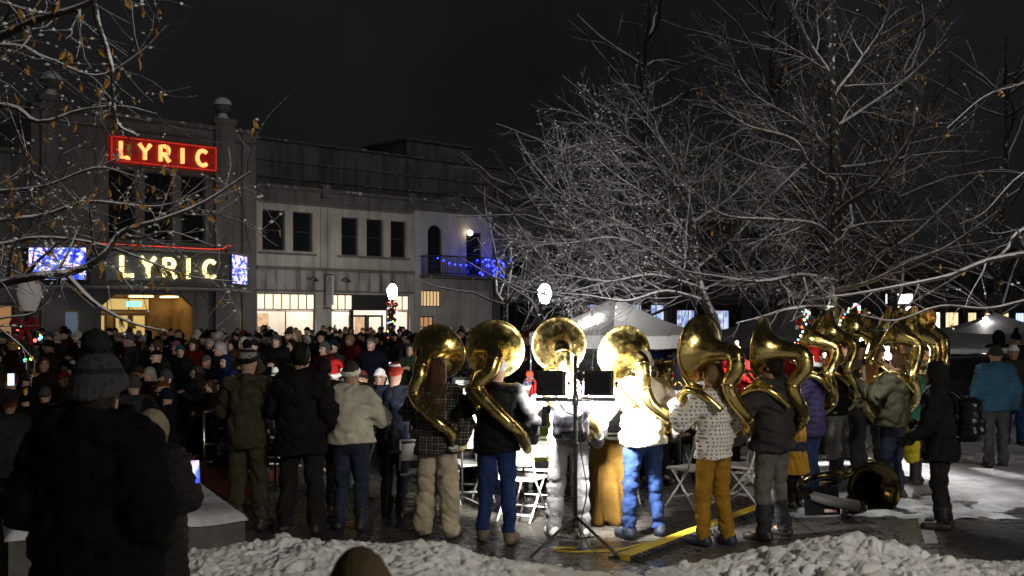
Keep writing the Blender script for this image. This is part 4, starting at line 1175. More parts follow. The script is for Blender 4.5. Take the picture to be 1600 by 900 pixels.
# near limb reaching in from the right edge
T = Tree(random.Random(21), .04, .10); T.clump, T.cs = .2, .014
tb = (9.6, 13.5)
T.limb(catmull([(tb[0], tb[1], 0), (tb[0] + .03, tb[1], 1.5), (tb[0], tb[1], 3.2), (tb[0] + .1, tb[1], 6), (tb[0], tb[1], 8)]), .2, .07, 0, 9, 1, 0)
T.limb(path((2010, 300, 13.5), (1760, 352, 13), (1660, 385, 12.5), (1600, 396, 12.2), (1540, 408, 12.1), (1485, 430, 12), (1425, 443, 12), (1330, 460, 12), (1290, 464, 12)), .075, .012, 1, .4, .8, 3, .15)
T.limb(path((2000, 250, 13.5), (1720, 310, 13), (1600, 358, 12.8), (1575, 388, 12.8), (1548, 412, 12.6)), .05, .02, 1, .5, .8, 3, .3)
T.limb(path((2000, 420, 13.5), (1700, 445, 13), (1600, 470, 12.6), (1540, 482, 12.5), (1470, 478, 12.4), (1400, 500, 12.2), (1345, 492, 12)), .05, .006, 1, .4, .8, 3, .15)
T.limb(path((2000, 200, 13.5), (1700, 230, 14), (1600, 270, 14), (1540, 330, 14), (1500, 350, 14)), .05, .006, 1, .4, .9, 3, .15)
T.limb(path((2000, 100, 13.5), (1700, 90, 14), (1600, 130, 14), (1540, 150, 14), (1480, 200, 14)), .05, .006, 1, .4, .9, 3, .15)
T.done('bare tree off the right edge with one long snow topped limb reaching in')

# snowy spreading tree over the white tent
T = Tree(random.Random(33), .10, 0); T.clump, T.cs = .16, .017
D = 21
base = at(1122, 800, D); base.z = 0
T.limb(catmull([base, at(1118, 520, D), at(1100, 470, D), at(1085, 420, D), at(1080, 350, D), at(1066, 280, D), at(1058, 220, D)]), .15, .05, 0, 9, 1, 0)
def ct(pts, r0, r1, sp=.20, cl=1.6, mx=4): T.limb(path(*pts), r0, r1, 1, sp, cl, mx, .1)
for end in ([(1100, 470, D), (1040, 455, 20.5), (980, 470, 20), (920, 462, 19.6), (868, 458, 19.4)], [(1095, 450, D), (1020, 430, 20.4), (950, 440, 20), (880, 430, 19.6), (830, 436, 19.4)],
            [(1090, 440, D), (1030, 400, 20.4), (960, 372, 20), (890, 380, 19.7), (815, 383, 19.5)], [(1086, 420, D), (1010, 370, 20.5), (940, 335, 20), (880, 300, 19.8), (868, 262, 19.8)],
            [(1082, 380, D), (1030, 320, 20.5), (970, 280, 20), (920, 240, 20), (885, 225, 20)], [(1078, 330, D), (1030, 260, 20.5), (980, 215, 20.3), (935, 190, 20)],
            [(1075, 300, D), (1050, 250, 21), (1015, 200, 21), (985, 170, 21)],
            [(1088, 420, D), (1150, 370, 21.4), (1210, 300, 21.6), (1260, 250, 22)], [(1080, 350, D), (1140, 310, 21.4), (1190, 260, 21.8), (1230, 220, 22)],
            [(1096, 455, D), (1160, 430, 21), (1230, 420, 21), (1290, 390, 21)]):
    ct(end, .05, .007)
T.done('spreading tree thick with snowy twigs over the white canopy tent', None, None, snowy('heavy_snow_twig', (.05, .042, .037), .62, 22, (.7, .7, .74)))

# more distant bare trees, grown freely
def free_tree(px, d, h, seed, label, spread=.9, twig=None, mx=4, sp=.62):
    T = Tree(random.Random(seed), .18, 0)
    b = at(px, 498, d); b.z = 0
    r = T.r
    tr = catmull([b, b + Vector((r.gauss(0, .1), 0, h * .3)), b + Vector((r.gauss(0, .2), 0, h * .65)), b + Vector((r.gauss(0, .3), 0, h))])
    T.limb(tr, h * .016, h * .003, 0, 9, 1, 0)
    for i in range(int(h * 2.6)):
        f = r.uniform(.2, .95); p = np.array(tr[int(f * (len(tr) - 1))])
        a = r.uniform(0, 2 * PI); el = R(r.uniform(12, 50)); L = h * spread * .5 * (1.15 - .75 * f) * r.uniform(.7, 1.1)
        T.shoot(p, np.array([math.cos(a) * math.cos(el), math.sin(a) * math.cos(el), math.sin(el)]), L, .045, 1, sp, h * .22, mx)
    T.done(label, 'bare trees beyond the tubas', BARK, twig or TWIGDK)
free_tree(792, 35, 7.2, 41, 'smaller bare tree by the balcony tinted blue by its lights', 1.25, TWIG, 4, .5)
free_tree(880, 31, 7.8, 47, 'thickly twigged tree between the balcony tree and the white tent', 1.25, TWIG, 4, .55)
free_tree(1010, 30, 11.0, 42, 'dim bare tree rising behind the white tent', 1.1)
free_tree(1200, 33, 12.5, 43, 'tall dim bare tree left behind the straight trunk', 1.1)
free_tree(1400, 30, 11.5, 44, 'tall dim bare tree right behind the straight trunk', 1.1)
free_tree(1560, 34, 11.0, 45, 'dim bare tree at the right behind the lit white stall', 1.1)
# ------------------------------------------------------------------ tubas worn over the shoulder
BRASS = brass_mat('brass', (.84, .66, .24), (.40, .29, .09))
BRASS_OLD = brass_mat('tarnished_brass', (.50, .39, .14), (.18, .13, .05))
BRASS_PALE = brass_mat('pale_brass', (.80, .62, .26), (.45, .32, .12))
SILVER = mat('silver', (.75, .74, .70), .2, 1, var=.1)
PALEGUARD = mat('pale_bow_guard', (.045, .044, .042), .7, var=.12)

def frame(c, ax):
    z = Vector(ax).normalized()
    x = z.cross(Vector((0, 0, 1)))
    if x.length < .1: x = Vector((1, 0, 0))
    x.normalize(); y = z.cross(x)
    return Matrix(((x.x, y.x, z.x, c[0]), (x.y, y.y, z.y, c[1]), (x.z, y.z, z.z, c[2]), (0, 0, 0, 1)))

def bell_mesh(c, ax, Rb=.285, L=.42, r0=.078, n=48):
    """flared bell, open along ax, c is the middle of its mouth"""
    out, inn = [], []
    for t in np.linspace(0, 1, 22):
        r = r0 + (Rb - r0) * (.18 * t + .82 * t ** 4.2)
        out.append((r, -L + L * t))
        inn.append((max(.01, r - .006), -L + L * t + .004))
    rim = [(Rb + .007, -.002), (Rb + .010, .006), (Rb + .004, .012), (Rb - .004, .010)]
    mb = MB(); mb.lathe(out + rim + inn[::-1], n, frame(c, ax))
    return mb

def sousaphone(label, loc, yaw, bell=(-.04, .24, 1.82), ax=(0, 1, .12), Rb=.285, brass=None, scale=1.0, guard=True, shoulder=(-.18, -.13, 1.47),
               hip=(.30, -.02, .90), lights=None, neckx=-.03, group='tubas worn over the shoulder'):
    br = brass or BRASS
    t = thing('sousaphone', label, 'sousaphone', Vector(loc) + Vector((0, 0, .8 * scale)), R(yaw), group, scale)
    dz = Vector((0, 0, -.8))
    def S(p): return Vector(p) + dz
    a = Vector(ax).normalized(); L = .36
    b = Vector(bell)
    bm = bell_mesh(S(b), a, Rb, L)
    ob = bm.build('bell', [br], t, True)
    th = b - a * L
    sh = Vector(shoulder)
    e1 = th - a * .06 + Vector((0, 0, -.035))
    e2 = Vector((th.x * .75 + sh.x * .25, min(th.y, sh.y) - .06, th.z - .16))
    pts = [th + a * .04, th, e1, e2, sh + Vector((0, -.05, 0)), Vector((sh.x * .45 + .02, -.235, sh.z - .15)), Vector((hip[0] * .38, -.265, (sh.z + hip[2]) / 2 - .02)),
           Vector((hip[0] * .82, -.20, hip[2] + .14)), Vector(hip), Vector((hip[0] * .95, .14, hip[2] - .02)), Vector((.17, .27, hip[2] + .14)), Vector((-.02, .31, 1.17)), Vector((-.19, .25, 1.36)),
           Vector((-.27, .09, 1.46)), Vector((-.25, -.07, 1.42)), Vector((-.15, -.20, 1.28))]
    rad = [.078, .078, .077, .073, .066, .061, .056, .052, .048, .045, .042, .040, .038, .036, .033, .03]
    P = catmull([S(p) for p in pts], 7)
    rr = np.interp(np.linspace(0, len(pts) - 1, len(P)), range(len(pts)), rad)
    mb = MB(); mb.tube(P, rr, 20)
    mb.build('body_tube', [br], t, True)
    for k in (2.15, 4.1, 6.4):            # ferrules
        mb = MB(); i = int(k * 7); d = (P[i + 1] - P[i - 1]); d /= np.linalg.norm(d)
        mb.tube([P[i] - d * .014, P[i] - d * .012, P[i] + d * .012, P[i] + d * .014], [rr[i] + .001, rr[i] + .006, rr[i] + .006, rr[i] + .001], 20)
        mb.build('ferrule', [BRASS_PALE], t, True)
    # second, thinner turn of the coil following the first inside it
    Q = [S((p.x * .86, p.y * .9 + .01, p.z + .055)) for p in pts[5:15]]
    mb = MB(); mb.tube(catmull(Q, 6), .021, 10)
    Q = [S((p.x * .78, p.y * .86 + .015, p.z + .10)) for p in pts[7:13]]
    mb.tube(catmull(Q, 6), .015, 8)
    mb.build('inner_coil', [br], t, True)
    for k in (5, 6, 7):
        mb = MB(); a_ = S(pts[k]); b_ = S((pts[k].x * .86, pts[k].y * .9 + .01, pts[k].z + .055)); mb.tube([a_, a_ + (b_ - a_) * .5, b_], .007, 6); mb.build('brace', [br], t, True)
    for i in range(3):
        mb = MB(); c = S((.06 + i * .052, .30, 1.17 - i * .02)); mb.lathe([(.001, -.11), (.020, -.11), (.022, -.09), (.022, .09), (.018, .105), (.006, .107), (.006, .14), (.014, .142), (.014, .148), (.001, .149)], 12, Matrix.Translation(c))
        mb.tube(catmull([c + Vector((0, .02, -.05)), c + Vector((0, .09, -.06)), c + Vector((0, .10, .0)), c + Vector((0, .02, .02))], 4), .010, 6)
        mb.build('valve', [SILVER], t, True)
    mb = MB(); mb.tube(catmull([S((-.26, .06, 1.47)), S((-.22, .20, 1.60)), S((-.10, .26, 1.63)), S((-.01, .20, 1.595)), S((0, .145, 1.575))], 6), np.interp(np.linspace(0, 1, 25), [0, .9, 1], [.018, .013, .018]), 10); mb.build('mouthpipe', [br], t, True)
    if guard:
        i0, i1 = int(7.55 * 7), int(9.2 * 7)
        mb = MB(); mb.tube(P[i0:i1], rr[i0:i1] + .006, 16); mb.build('bow_guard', [PALEGUARD], t, True)
    if lights:
        F = frame(S(b), a); rng = random.Random(lights)
        cols = [(1, .1, .05), (.15, .3, 1), (1, .9, .7), (.2, 1, .5)]
        mbs = [MB() for _ in cols]
        for k in range(36):
            p = F @ Vector(((Rb + .015) * math.cos(k * PI / 18), (Rb + .015) * math.sin(k * PI / 18), rng.uniform(-.02, .02)))
            mbs[k % 4].ball(p, .014, 6)
        wire = MB(); wire.tube([F @ Vector(((Rb + .014) * math.cos(k * PI / 18), (Rb + .014) * math.sin(k * PI / 18), 0)) for k in range(37)], .004, 4)
        w = wire.build('string_lights', [DKMET], t)
        for m_, c in zip(mbs, cols): m_.build('bulb_string', [glow('tuba_bulb', c, 5)], w)
    return t

def upright_tuba(label, loc, yaw, brass=None, scale=1.0, group='upright tubas of the seated players'):
    br = brass or BRASS
    t = thing('tuba', label, 'tuba', loc, R(yaw), group, scale)
    ob = bell_mesh((.10, 0, .86), (.12, 0, 1), .20, .36, .06).build('bell', [br], t, True)
    pts = [(.06, 0, .52), (.045, 0, .35), (.035, 0, .16), (0, 0, .045), (-.09, 0, .03), (-.15, 0, .12), (-.16, 0, .32), (-.14, 0, .50), (-.08, 0, .60), (-.03, .03, .52), (-.05, .04, .3), (-.05, .05, .15)]
    P = catmull(pts, 6); mb = MB(); mb.tube(P, np.interp(np.linspace(0, 1, len(P)), [0, .3, .6, 1], [.06, .05, .035, .02]), 14); mb.build('body_tube', [br], t, True)
    mb = MB()
    for i in range(3): mb.lathe([(.001, 0), (.018, 0), (.018, .18), (.008, .19), (.008, .22), (.001, .22)], 10, Matrix.Translation((-.09 + .045 * i, .08, .22)))
    mb.build('valve', [SILVER], t, True)
    return t

# ------------------------------------------------------------------ the people seen from behind
BLACK = cloth((.012, .012, .013)); BLACK2 = cloth((.018, .017, .017)); NAVY = cloth((.020, .024, .040)); DENIM = cloth((.020, .040, .125), .9, .5, 30, .4)
DENIMD = cloth((.028, .036, .065), .9, .3, 160); OLIVE = cloth((.045, .044, .027)); CHAR = cloth((.035, .034, .034)); GREY = cloth((.19, .19, .195), .9); GREYD = cloth((.075, .075, .078))
CREAMC = cloth((.56, .53, .44), .95, .4, 120); KHAKI = cloth((.46, .40, .29)); MUSTARD = cloth((.29, .155, .02)); WHITEC = cloth((.72, .70, .62)); PURPLE = cloth((.040, .032, .085), .5)
BLUEP = cloth((.035, .10, .17), .5); TEAL = cloth((.05, .25, .30)); RED = cloth((.45, .02, .02)); FUR = cloth((.80, .80, .80), .95, .5, 120); YELLOWP = cloth((.50, .42, .03)); LIME = cloth((.52, .60, .10))
HAIRB = mat('brown_hair', (.05, .027, .014), .6, spec=.12, var=.5, scale=40, stretch=(8, 8, .6)); HAIRL = mat('blond_hair', (.17, .11, .05), .6, spec=.12, var=.5, scale=40, stretch=(8, 8, .6)); HAIRK = mat('black_hair', (.012, .010, .008), .6, spec=.08, var=.4, scale=40)
LEATHER = mat('boot_leather', (.02, .018, .016), .55, var=.3); SNEAK = mat('sneaker', (.15, .12, .09), .7, var=.3); SHOEB = mat('blue_shoe', (.018, .026, .048), .6)
GLOVEW = cloth((.70, .70, .70)); GLOVEK = cloth((.02, .02, .022)); GREENJ = cloth((.04, .16, .10))

def plaid():
    m, nt, b = newmat('plaid_flannel')
    tc = nt.nodes.new('ShaderNodeTexCoord'); sx = nt.nodes.new('ShaderNodeSeparateXYZ'); nt.links.new(tc.outputs['Object'], sx.inputs[0])
    def line(ax, per, w, off=0):
        a = nt.nodes.new('ShaderNodeMath'); a.operation = 'MULTIPLY_ADD'; nt.links.new(sx.outputs[ax], a.inputs[0]); a.inputs[1].default_value = 1 / per; a.inputs[2].default_value = off
        f = nt.nodes.new('ShaderNodeMath'); f.operation = 'FRACT'; nt.links.new(a.outputs[0], f.inputs[0])
        l = nt.nodes.new('ShaderNodeMath'); l.operation = 'LESS_THAN'; nt.links.new(f.outputs[0], l.inputs[0]); l.inputs[1].default_value = w
        return l
    s = None
    for l in (line('X', .062, .13), line('Z', .062, .13), line('X', .062, .05, .4), line('Z', .062, .05, .4)):
        if s is None: s = l
        else:
            q = nt.nodes.new('ShaderNodeMath'); q.operation = 'ADD'; nt.links.new(s.outputs[0], q.inputs[0]); nt.links.new(l.outputs[0], q.inputs[1]); s = q
    q = nt.nodes.new('ShaderNodeMath'); q.operation = 'MULTIPLY'; nt.links.new(s.outputs[0], q.inputs[0]); q.inputs[1].default_value = .5
    r = ramp(nt, q.outputs[0], [(0, (.012, .012, .013)), (.5, (.13, .12, .10)), (1, (.30, .28, .22))])
    nt.links.new(r.outputs['Color'], b.inputs['Base Color']); b.inputs['Roughness'].default_value = .9
    return m
def dotted():
    m, nt, b = newmat('dotted_cotton')
    tc = nt.nodes.new('ShaderNodeTexCoord'); mp = nt.nodes.new('ShaderNodeMapping'); mp.inputs['Scale'].default_value = (26, 1, 26); nt.links.new(tc.outputs['Object'], mp.inputs[0])
    fr = nt.nodes.new('ShaderNodeVectorMath'); fr.operation = 'FRACTION'; nt.links.new(mp.outputs[0], fr.inputs[0])
    sb = nt.nodes.new('ShaderNodeVectorMath'); sb.operation = 'SUBTRACT'; nt.links.new(fr.outputs[0], sb.inputs[0]); sb.inputs[1].default_value = (.5, .5, .5)
    ml = nt.nodes.new('ShaderNodeVectorMath'); ml.operation = 'MULTIPLY'; nt.links.new(sb.outputs[0], ml.inputs[0]); ml.inputs[1].default_value = (1, 0, 1)
    ln = nt.nodes.new('ShaderNodeVectorMath'); ln.operation = 'LENGTH'; nt.links.new(ml.outputs[0], ln.inputs[0])
    r = ramp(nt, ln.outputs['Value'], [(.19, (.10, .09, .12)), (.26, (.66, .64, .60))])
    nt.links.new(r.outputs['Color'], b.inputs['Base Color']); b.inputs['Roughness'].default_value = .9
    return m
def knit(name, a, b2, sc):
    m, nt, b = newmat(name)
    n = nt.nodes.new('ShaderNodeTexVoronoi'); n.inputs['Scale'].default_value = sc; n.feature = 'F1'; n.distance = 'MANHATTAN'
    tc = nt.nodes.new('ShaderNodeTexCoord'); nt.links.new(tc.outputs['Object'], n.inputs['Vector'])
    r = ramp(nt, n.outputs['Distance'], [(.42, a), (.5, b2)]); r.color_ramp.interpolation = 'CONSTANT'
    nt.links.new(r.outputs['Color'], b.inputs['Base Color']); b.inputs['Roughness'].default_value = .95
    return m
CAMO = mat('mottled_olive_cloth', (.030, .028, .016), .9, col2=(.065, .06, .036), scale=16, bump=.3, spec=.05)

TR = lambda m, **k: dict(mat=m, **k)
boots = dict(mat=LEATHER, boot=.14, fat=.008); shoes = dict(mat=LEATHER); sneak = dict(mat=SNEAK, fat=.006)
def F2(px, py): return foot(px, py)

make_person('person in mottled olive coverall and patterned beanie standing nearest the ledge', F2(387, 828), -6, 1.80, ('fold', 'fold'), 1.1, dict(mat=CAMO, hem=.80, fat=.012), TR(CAMO, wide=1.12), boots, [('pom', knit('patterned_beanie', (.02, .02, .02), (.25, .22, .2), 40), BLACK, BLACK)], GLOVEK, stance=.14)
make_person('tall bareheaded person all in black between the olive coverall and the cream sweater', F2(470, 834), -8, 1.86, ('fold', 'pocket'), 1.2, dict(mat=BLACK, hem=.74, fat=.03), TR(BLACK2, wide=1.1), shoes, [('hair', HAIRK)], GLOVEK, stance=.16)
make_person('person in cream sweater and dark jeans with a white rimmed beanie', F2(548, 828), -10, 1.66, ('horn', 'horn'), 1.22, dict(mat=CREAMC, hem=.92, fat=.035, wr=.015), TR(DENIMD, wide=1.1), boots, [('beanie', cloth((.045, .035, .03)), WHITEC)], stance=.12)
make_person('person in navy coat and red striped beanie left of the plaid shirt', F2(616, 805), -12, 1.62, ('horn', 'horn'), 1.0, dict(mat=NAVY, hem=.72, fat=.02), TR(DENIMD), boots, [('beanie', cloth((.28, .03, .02)), cloth((.35, .05, .03)), WHITEC)], stance=.09)
make_person('slim person in black coat half hidden between the black coat and the cream sweater', F2(506, 800), -10, 1.68, ('horn', 'horn'), 1.0, dict(mat=BLACK2, hem=.7, fat=.015), TR(BLACK), shoes, [('hair', HAIRK)])

# the six big tuba players
make_person('long haired tuba player in plaid flannel shirt and wide cream trousers', F2(683, 838), -14, 1.72, ('hornhigh', ((.34, -.08, 1.13), (.30, -.17, .97), (.24, -.20, .88))), 1.12, dict(mat=plaid(), hem=.82, fat=.03, name='shirt'), TR(KHAKI, wide=1.42, hem=.02, wr=.022), sneak, [('longhair', HAIRB)], GLOVEW, stance=.15, stride=-.03)
sousaphone('leftmost big brass tuba, worn by the player in plaid and cream trousers', F2(683, 838), -12, bell=(-.06, .26, 1.79), ax=(.12, 1, .22), Rb=.272, shoulder=(-.17, -.14, 1.40), hip=(.235, -.13, .90), brass=BRASS, guard=False)
make_person('tuba player in shiny black jacket and blue jeans beside the white folding chair', F2(776, 847), -4, 1.74, ('hornhigh', 'tube'), 1.05, dict(mat=cloth((.007, .007, .008), .6, .3, 40), hem=.86, fat=.03, wr=.016), TR(DENIM, wr=.016), sneak, [('beanie', cloth((.55, .60, .72)), cloth((.60, .64, .75)))], GLOVEK, stance=.13, stride=-.06)
sousaphone('second big brass tuba, its bell lit on one side, on the player in blue jeans', F2(776, 847), -2, bell=(-.03, .26, 1.82), ax=(-.05, 1, .10), Rb=.283, shoulder=(-.17, -.14, 1.48), hip=(.29, -.04, .90), brass=BRASS, guard=False)
make_person('tuba player in grey sweatpants carrying a black backpack right behind the work lights', F2(888, 839), 2, 1.76, ('hornhigh', 'tube'), 1.0, dict(mat=cloth((.75, .75, .77)), hem=.95, fat=.02), TR(GREY, wide=1.2, wr=.014, hem=.05), dict(mat=cloth((.55, .55, .53)), fat=.006), [('beanie', WHITEC, WHITEC)], GLOVEW, stance=.14)
sousaphone('third big brass tuba, its neck looping high before the bell, behind the work lights', F2(888, 839), 2, bell=(-.07, .28, 1.86), ax=(0, 1, .05), Rb=.27, shoulder=(-.02, -.13, 1.50), hip=(.29, -.03, .93), brass=BRASS_PALE)
make_person('tuba player in white jacket and blue jeans, brightly lit by the work lights', F2(1005, 839), 14, 1.78, ('hornhigh', 'tube'), 1.1, dict(mat=WHITEC, hem=.88, fat=.035, wr=.017, hood=True), TR(DENIM, wr=.016), dict(mat=SHOEB, fat=.006), [('beanie', WHITEC, WHITEC)], GLOVEW, stance=.17, stride=.05)
sousaphone('fourth big brass tuba on the player in the white jacket', F2(1005, 839), 14, bell=(-.10, .26, 1.77), ax=(-.06, 1, .10), Rb=.275, shoulder=(-.06, -.14, 1.46), hip=(.33, -.02, .98), brass=BRASS)
make_person('tuba player in white dotted shirt and mustard trousers', F2(1116, 852), 34, 1.68, ('hornhigh', 'tube'), 1.0, dict(mat=dotted(), hem=.86, fat=.03, name='shirt'), TR(MUSTARD, wide=1.12, wr=.014), dict(mat=SHOEB, fat=.012), [('hair', HAIRL), ('ponytail', HAIRL)], None, stance=.12, stride=-.05)
sousaphone('fifth big brass tuba turned sideways on the player in mustard trousers', F2(1116, 852), 42, bell=(-.05, .13, 1.84), ax=(.0, 1, .08), Rb=.31, shoulder=(-.06, -.16, 1.52), hip=(.33, -.04, .97), brass=BRASS)
make_person('tuba player in charcoal hoodie with grey trousers dark below the knee', F2(1208, 842), 44, 1.76, ('hornhigh', 'tube'), 1.18, dict(mat=CHAR, hem=.86, fat=.04, hood=True), TR(cloth((.11, .105, .095)), wide=1.05, split=(.36, cloth((.03, .03, .035)))), shoes, [('hair', HAIRK), ('cap', BLACK)], GLOVEK, stance=.17)
sousaphone('sixth big brass tuba seen nearly edge on, on the player in charcoal hoodie', F2(1208, 842), 62, bell=(-.06, .10, 1.84), ax=(.05, 1, .10), Rb=.30, shoulder=(-.08, -.16, 1.50), hip=(.33, -.02, .96), brass=BRASS)

# right hand group
make_person('small child in mustard coat with dark band standing behind the charcoal hoodie', F2(1242, 792), 40, 1.08, ('down', 'reach'), 1.25, dict(mat=[MUSTARD, NAVY], hem=.62, fat=.03, flare=.06, name='coat', mi=lambda c: ((c[:, 2] > 1.03) & (c[:, 2] < 1.20)).astype(int)), TR(BLACK), shoes, [('beanie', BLACK2, BLACK2)], GLOVEK)
make_person('tuba player in purple puffer jacket and dark jeans wearing a santa hat', F2(1268, 776), 55, 1.66, ('hornhigh', 'horn'), 1.05, dict(mat=PURPLE, hem=.78, fat=.03, style='puff'), TR(cloth((.02, .035, .085))), shoes, [('hair', HAIRK), ('santa', RED, FUR)])
make_person('player in black jacket and light grey sweatpants with tall dark boots', F2(1304, 756), 60, 1.74, ('horn', 'tube'), 1.05, dict(mat=BLACK2, hem=.9, fat=.03), TR(cloth((.24, .24, .23)), hem=.3), dict(mat=LEATHER, boot=.22, fat=.012), [('hair', HAIRK)], GLOVEK)
make_person('player in dark grey hoodie and dark trousers in the middle of the right tubas', F2(1342, 742), 62, 1.80, ('horn', 'tube'), 1.12, dict(mat=GREYD, hem=.92, fat=.03, hood=True), TR(CHAR, wide=1.15), shoes, [('cap', BLACK2)], GLOVEK, stance=.17)
make_person('player in olive jacket and dark jeans under the bright floodlight', F2(1396, 782), 50, 1.74, ('hornhigh', 'hold'), 1.15, dict(mat=OLIVE, hem=.88, fat=.035), TR(DENIMD, wide=1.08), shoes, [('hair', HAIRB)], stance=.15)
make_person('player in green jacket and yellow trousers behind the olive jacket', F2(1428, 758), 65, 1.70, ('horn', 'tube'), 1.0, dict(mat=GREENJ, hem=.88, fat=.03), TR(YELLOWP, wide=1.25, hem=.3), dict(mat=LEATHER, boot=.22, fat=.012), [('hair', HAIRL)])
for (px, py, yaw, b, ax, br, lab, li) in (
        (1268, 776, 78, (-.06, .14, 1.92), (.0, 1, .3), BRASS, 'dark tuba wound with coloured lights, on the purple puffer jacket', 7),
        (1304, 756, 66, (-.05, .14, 2.0), (.1, 1, .5), BRASS, 'tuba on the player in light grey sweatpants', None),
        (1342, 742, 60, (-.05, .14, 2.04), (.1, 1, .45), BRASS, 'tuba with a lit string round its bell, on the dark grey hoodie', 9),
        (1396, 780, 80, (-.06, .14, 2.0), (-.05, 1, .4), BRASS, 'tuba with upturned bell on the player in olive jacket', None),
        (1428, 758, 95, (-.06, .14, 2.02), (.05, 1, .5), BRASS, 'tuba on the player in yellow trousers', None)):
    sousaphone(lab, F2(px, py), yaw, bell=b, ax=ax, brass=br, guard=False, lights=li)
make_person('tuba player mostly hidden behind the player in dark grey hoodie', F2(1372, 728), 75, 1.76, ('horn', 'tube'), 1.05, dict(mat=BLACK2, hem=.8, fat=.03), TR(BLACK), shoes, [('beanie', CHAR, CHAR)], GLOVEK)
sousaphone('farthest right hand tuba rising behind the dark grey hoodie', F2(1372, 728), 88, bell=(-.06, .26, 2.0), ax=(.1, 1, .3), brass=BRASS_PALE, guard=False)
for px, py, yaw, hh, b, lab in ((1322, 716, 70, 1.78, 2.04, 'between the grey sweatpants and the dark grey hoodie'), (1448, 722, 100, 1.74, 2.02, 'at the right end of the tuba row'), (1286, 712, 60, 1.72, 1.98, 'behind the santa hatted purple puffer jacket'), (1410, 706, 85, 1.8, 2.06, 'behind the olive jacket')):
    make_person('tuba player in dark clothes ' + lab, F2(px, py), yaw, hh, ('horn', 'tube'), 1.05, dict(mat=BLACK2, hem=.8, fat=.03), TR(CHAR), shoes, [('beanie', CHAR, BLACK2)], GLOVEK)
    sousaphone('tuba on the player ' + lab, F2(px, py), yaw + 10, bell=(-.06, .14, b), ax=(.05, 1, .45), brass=BRASS_PALE, guard=False)
make_person('stooped person all in black with a black backpack at the right of the players', F2(1472, 826), 62, 1.66, ('reach', 'hold'), 1.15, dict(mat=BLACK, hem=.74, fat=.04), TR(BLACK2, wide=1.1), boots, [('hood', BLACK), ('hair', HAIRK)], GLOVEK, lean=.05)
make_person('person walking off in blue quilted jacket and dark trousers on the snow', F2(1556, 733), -12, 1.72, ('down', 'down'), 1.12, dict(mat=BLUEP, hem=.84, fat=.03, style='puff', hood=True), TR(GREYD, wide=1.05), shoes, [('beanie', CHAR, CHAR)], GLOVEK, stride=.07)
make_person('person in dark coat and pale hat walking at the right edge', (at(1592, 498, 18).x, 18.2, 0), 160, 1.66, ('pocket', 'pocket'), 1.0, dict(mat=CHAR, hem=.7, fat=.03), TR(DENIM), boots, [('beanie', FUR, FUR)], GLOVEK)
make_person('tall silhouetted person in black hood before the lit white stall', (at(1560, 498, 22).x, 22, 0), 10, 1.85, ('pocket', 'pocket'), 1.1, dict(mat=BLACK, hem=.7, fat=.03), TR(BLACK), boots, [('hood', BLACK)], GLOVEK)
make_person('silhouetted person in dark pointed hat before the lit white stall', (at(1588, 498, 24).x, 24, 0), 10, 1.78, ('pocket', 'pocket'), 1.0, dict(mat=BLACK2, hem=.7, fat=.03), TR(BLACK), boots, [('tallpom', BLACK, BLACK, BLACK)], GLOVEK)
make_person('dark coated person standing beside the snowy parked car', (at(1445, 498, 17).x, 17, 0), 40, 1.68, ('pocket', 'pocket'), 1.1, dict(mat=BLACK2, hem=.7, fat=.03), TR(BLACK), boots, [('beanie', BLACK, BLACK)], GLOVEK)

# foreground
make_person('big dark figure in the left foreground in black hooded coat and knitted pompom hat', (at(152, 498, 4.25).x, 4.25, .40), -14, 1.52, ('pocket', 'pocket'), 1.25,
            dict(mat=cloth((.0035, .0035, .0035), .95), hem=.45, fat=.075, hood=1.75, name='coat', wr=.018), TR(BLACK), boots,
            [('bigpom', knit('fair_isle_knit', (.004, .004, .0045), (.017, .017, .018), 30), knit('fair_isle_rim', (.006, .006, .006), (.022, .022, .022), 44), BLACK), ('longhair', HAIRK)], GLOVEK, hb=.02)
make_person('person in long dark padded coat and pale hood looking at a phone', (at(238, 498, 5.6).x, 5.6, .38), -20, 1.25, (((.24, .08, 1.15), (.10, .26, 1.17), (.06, .32, 1.23)),) * 2, 1.2, dict(mat=cloth((.013, .012, .012), .7), hem=.3, fat=.05, style='puff', name='coat'), TR(BLACK), boots, [('hood', cloth((.14, .122, .085)))], None, hb=.016)
c = at(301, 738, 5.60)
t = thing('phone', 'small phone with a glowing blue screen held low by the padded coat', 'phone', c, R(-30))
mb = MB(); mb.box((-.037, -.004, -.07), (.037, .004, .07)); mb.build('case', [DKMET], t)
mb = MB(); mb.box((-.033, -.0062, -.064), (.033, -.0045, .064)); mb.build('screen', [ledmat('phone_screen', 6.2)], t); t.rotation_euler = (R(-35), 0, R(20))
make_person('child whose brown knitted cap pokes up at the bottom edge before the snow bank', (at(562, 498, 2.25).x, 2.25, .42), 5, 1.20, ('down', 'down'), 1.1, dict(mat=BLACK, hem=.7, fat=.04), TR(BLACK), boots, [('beanie', cloth((.05, .036, .02), .95, .6, 160), cloth((.045, .033, .02), .95, .6, 160))], GLOVEK)

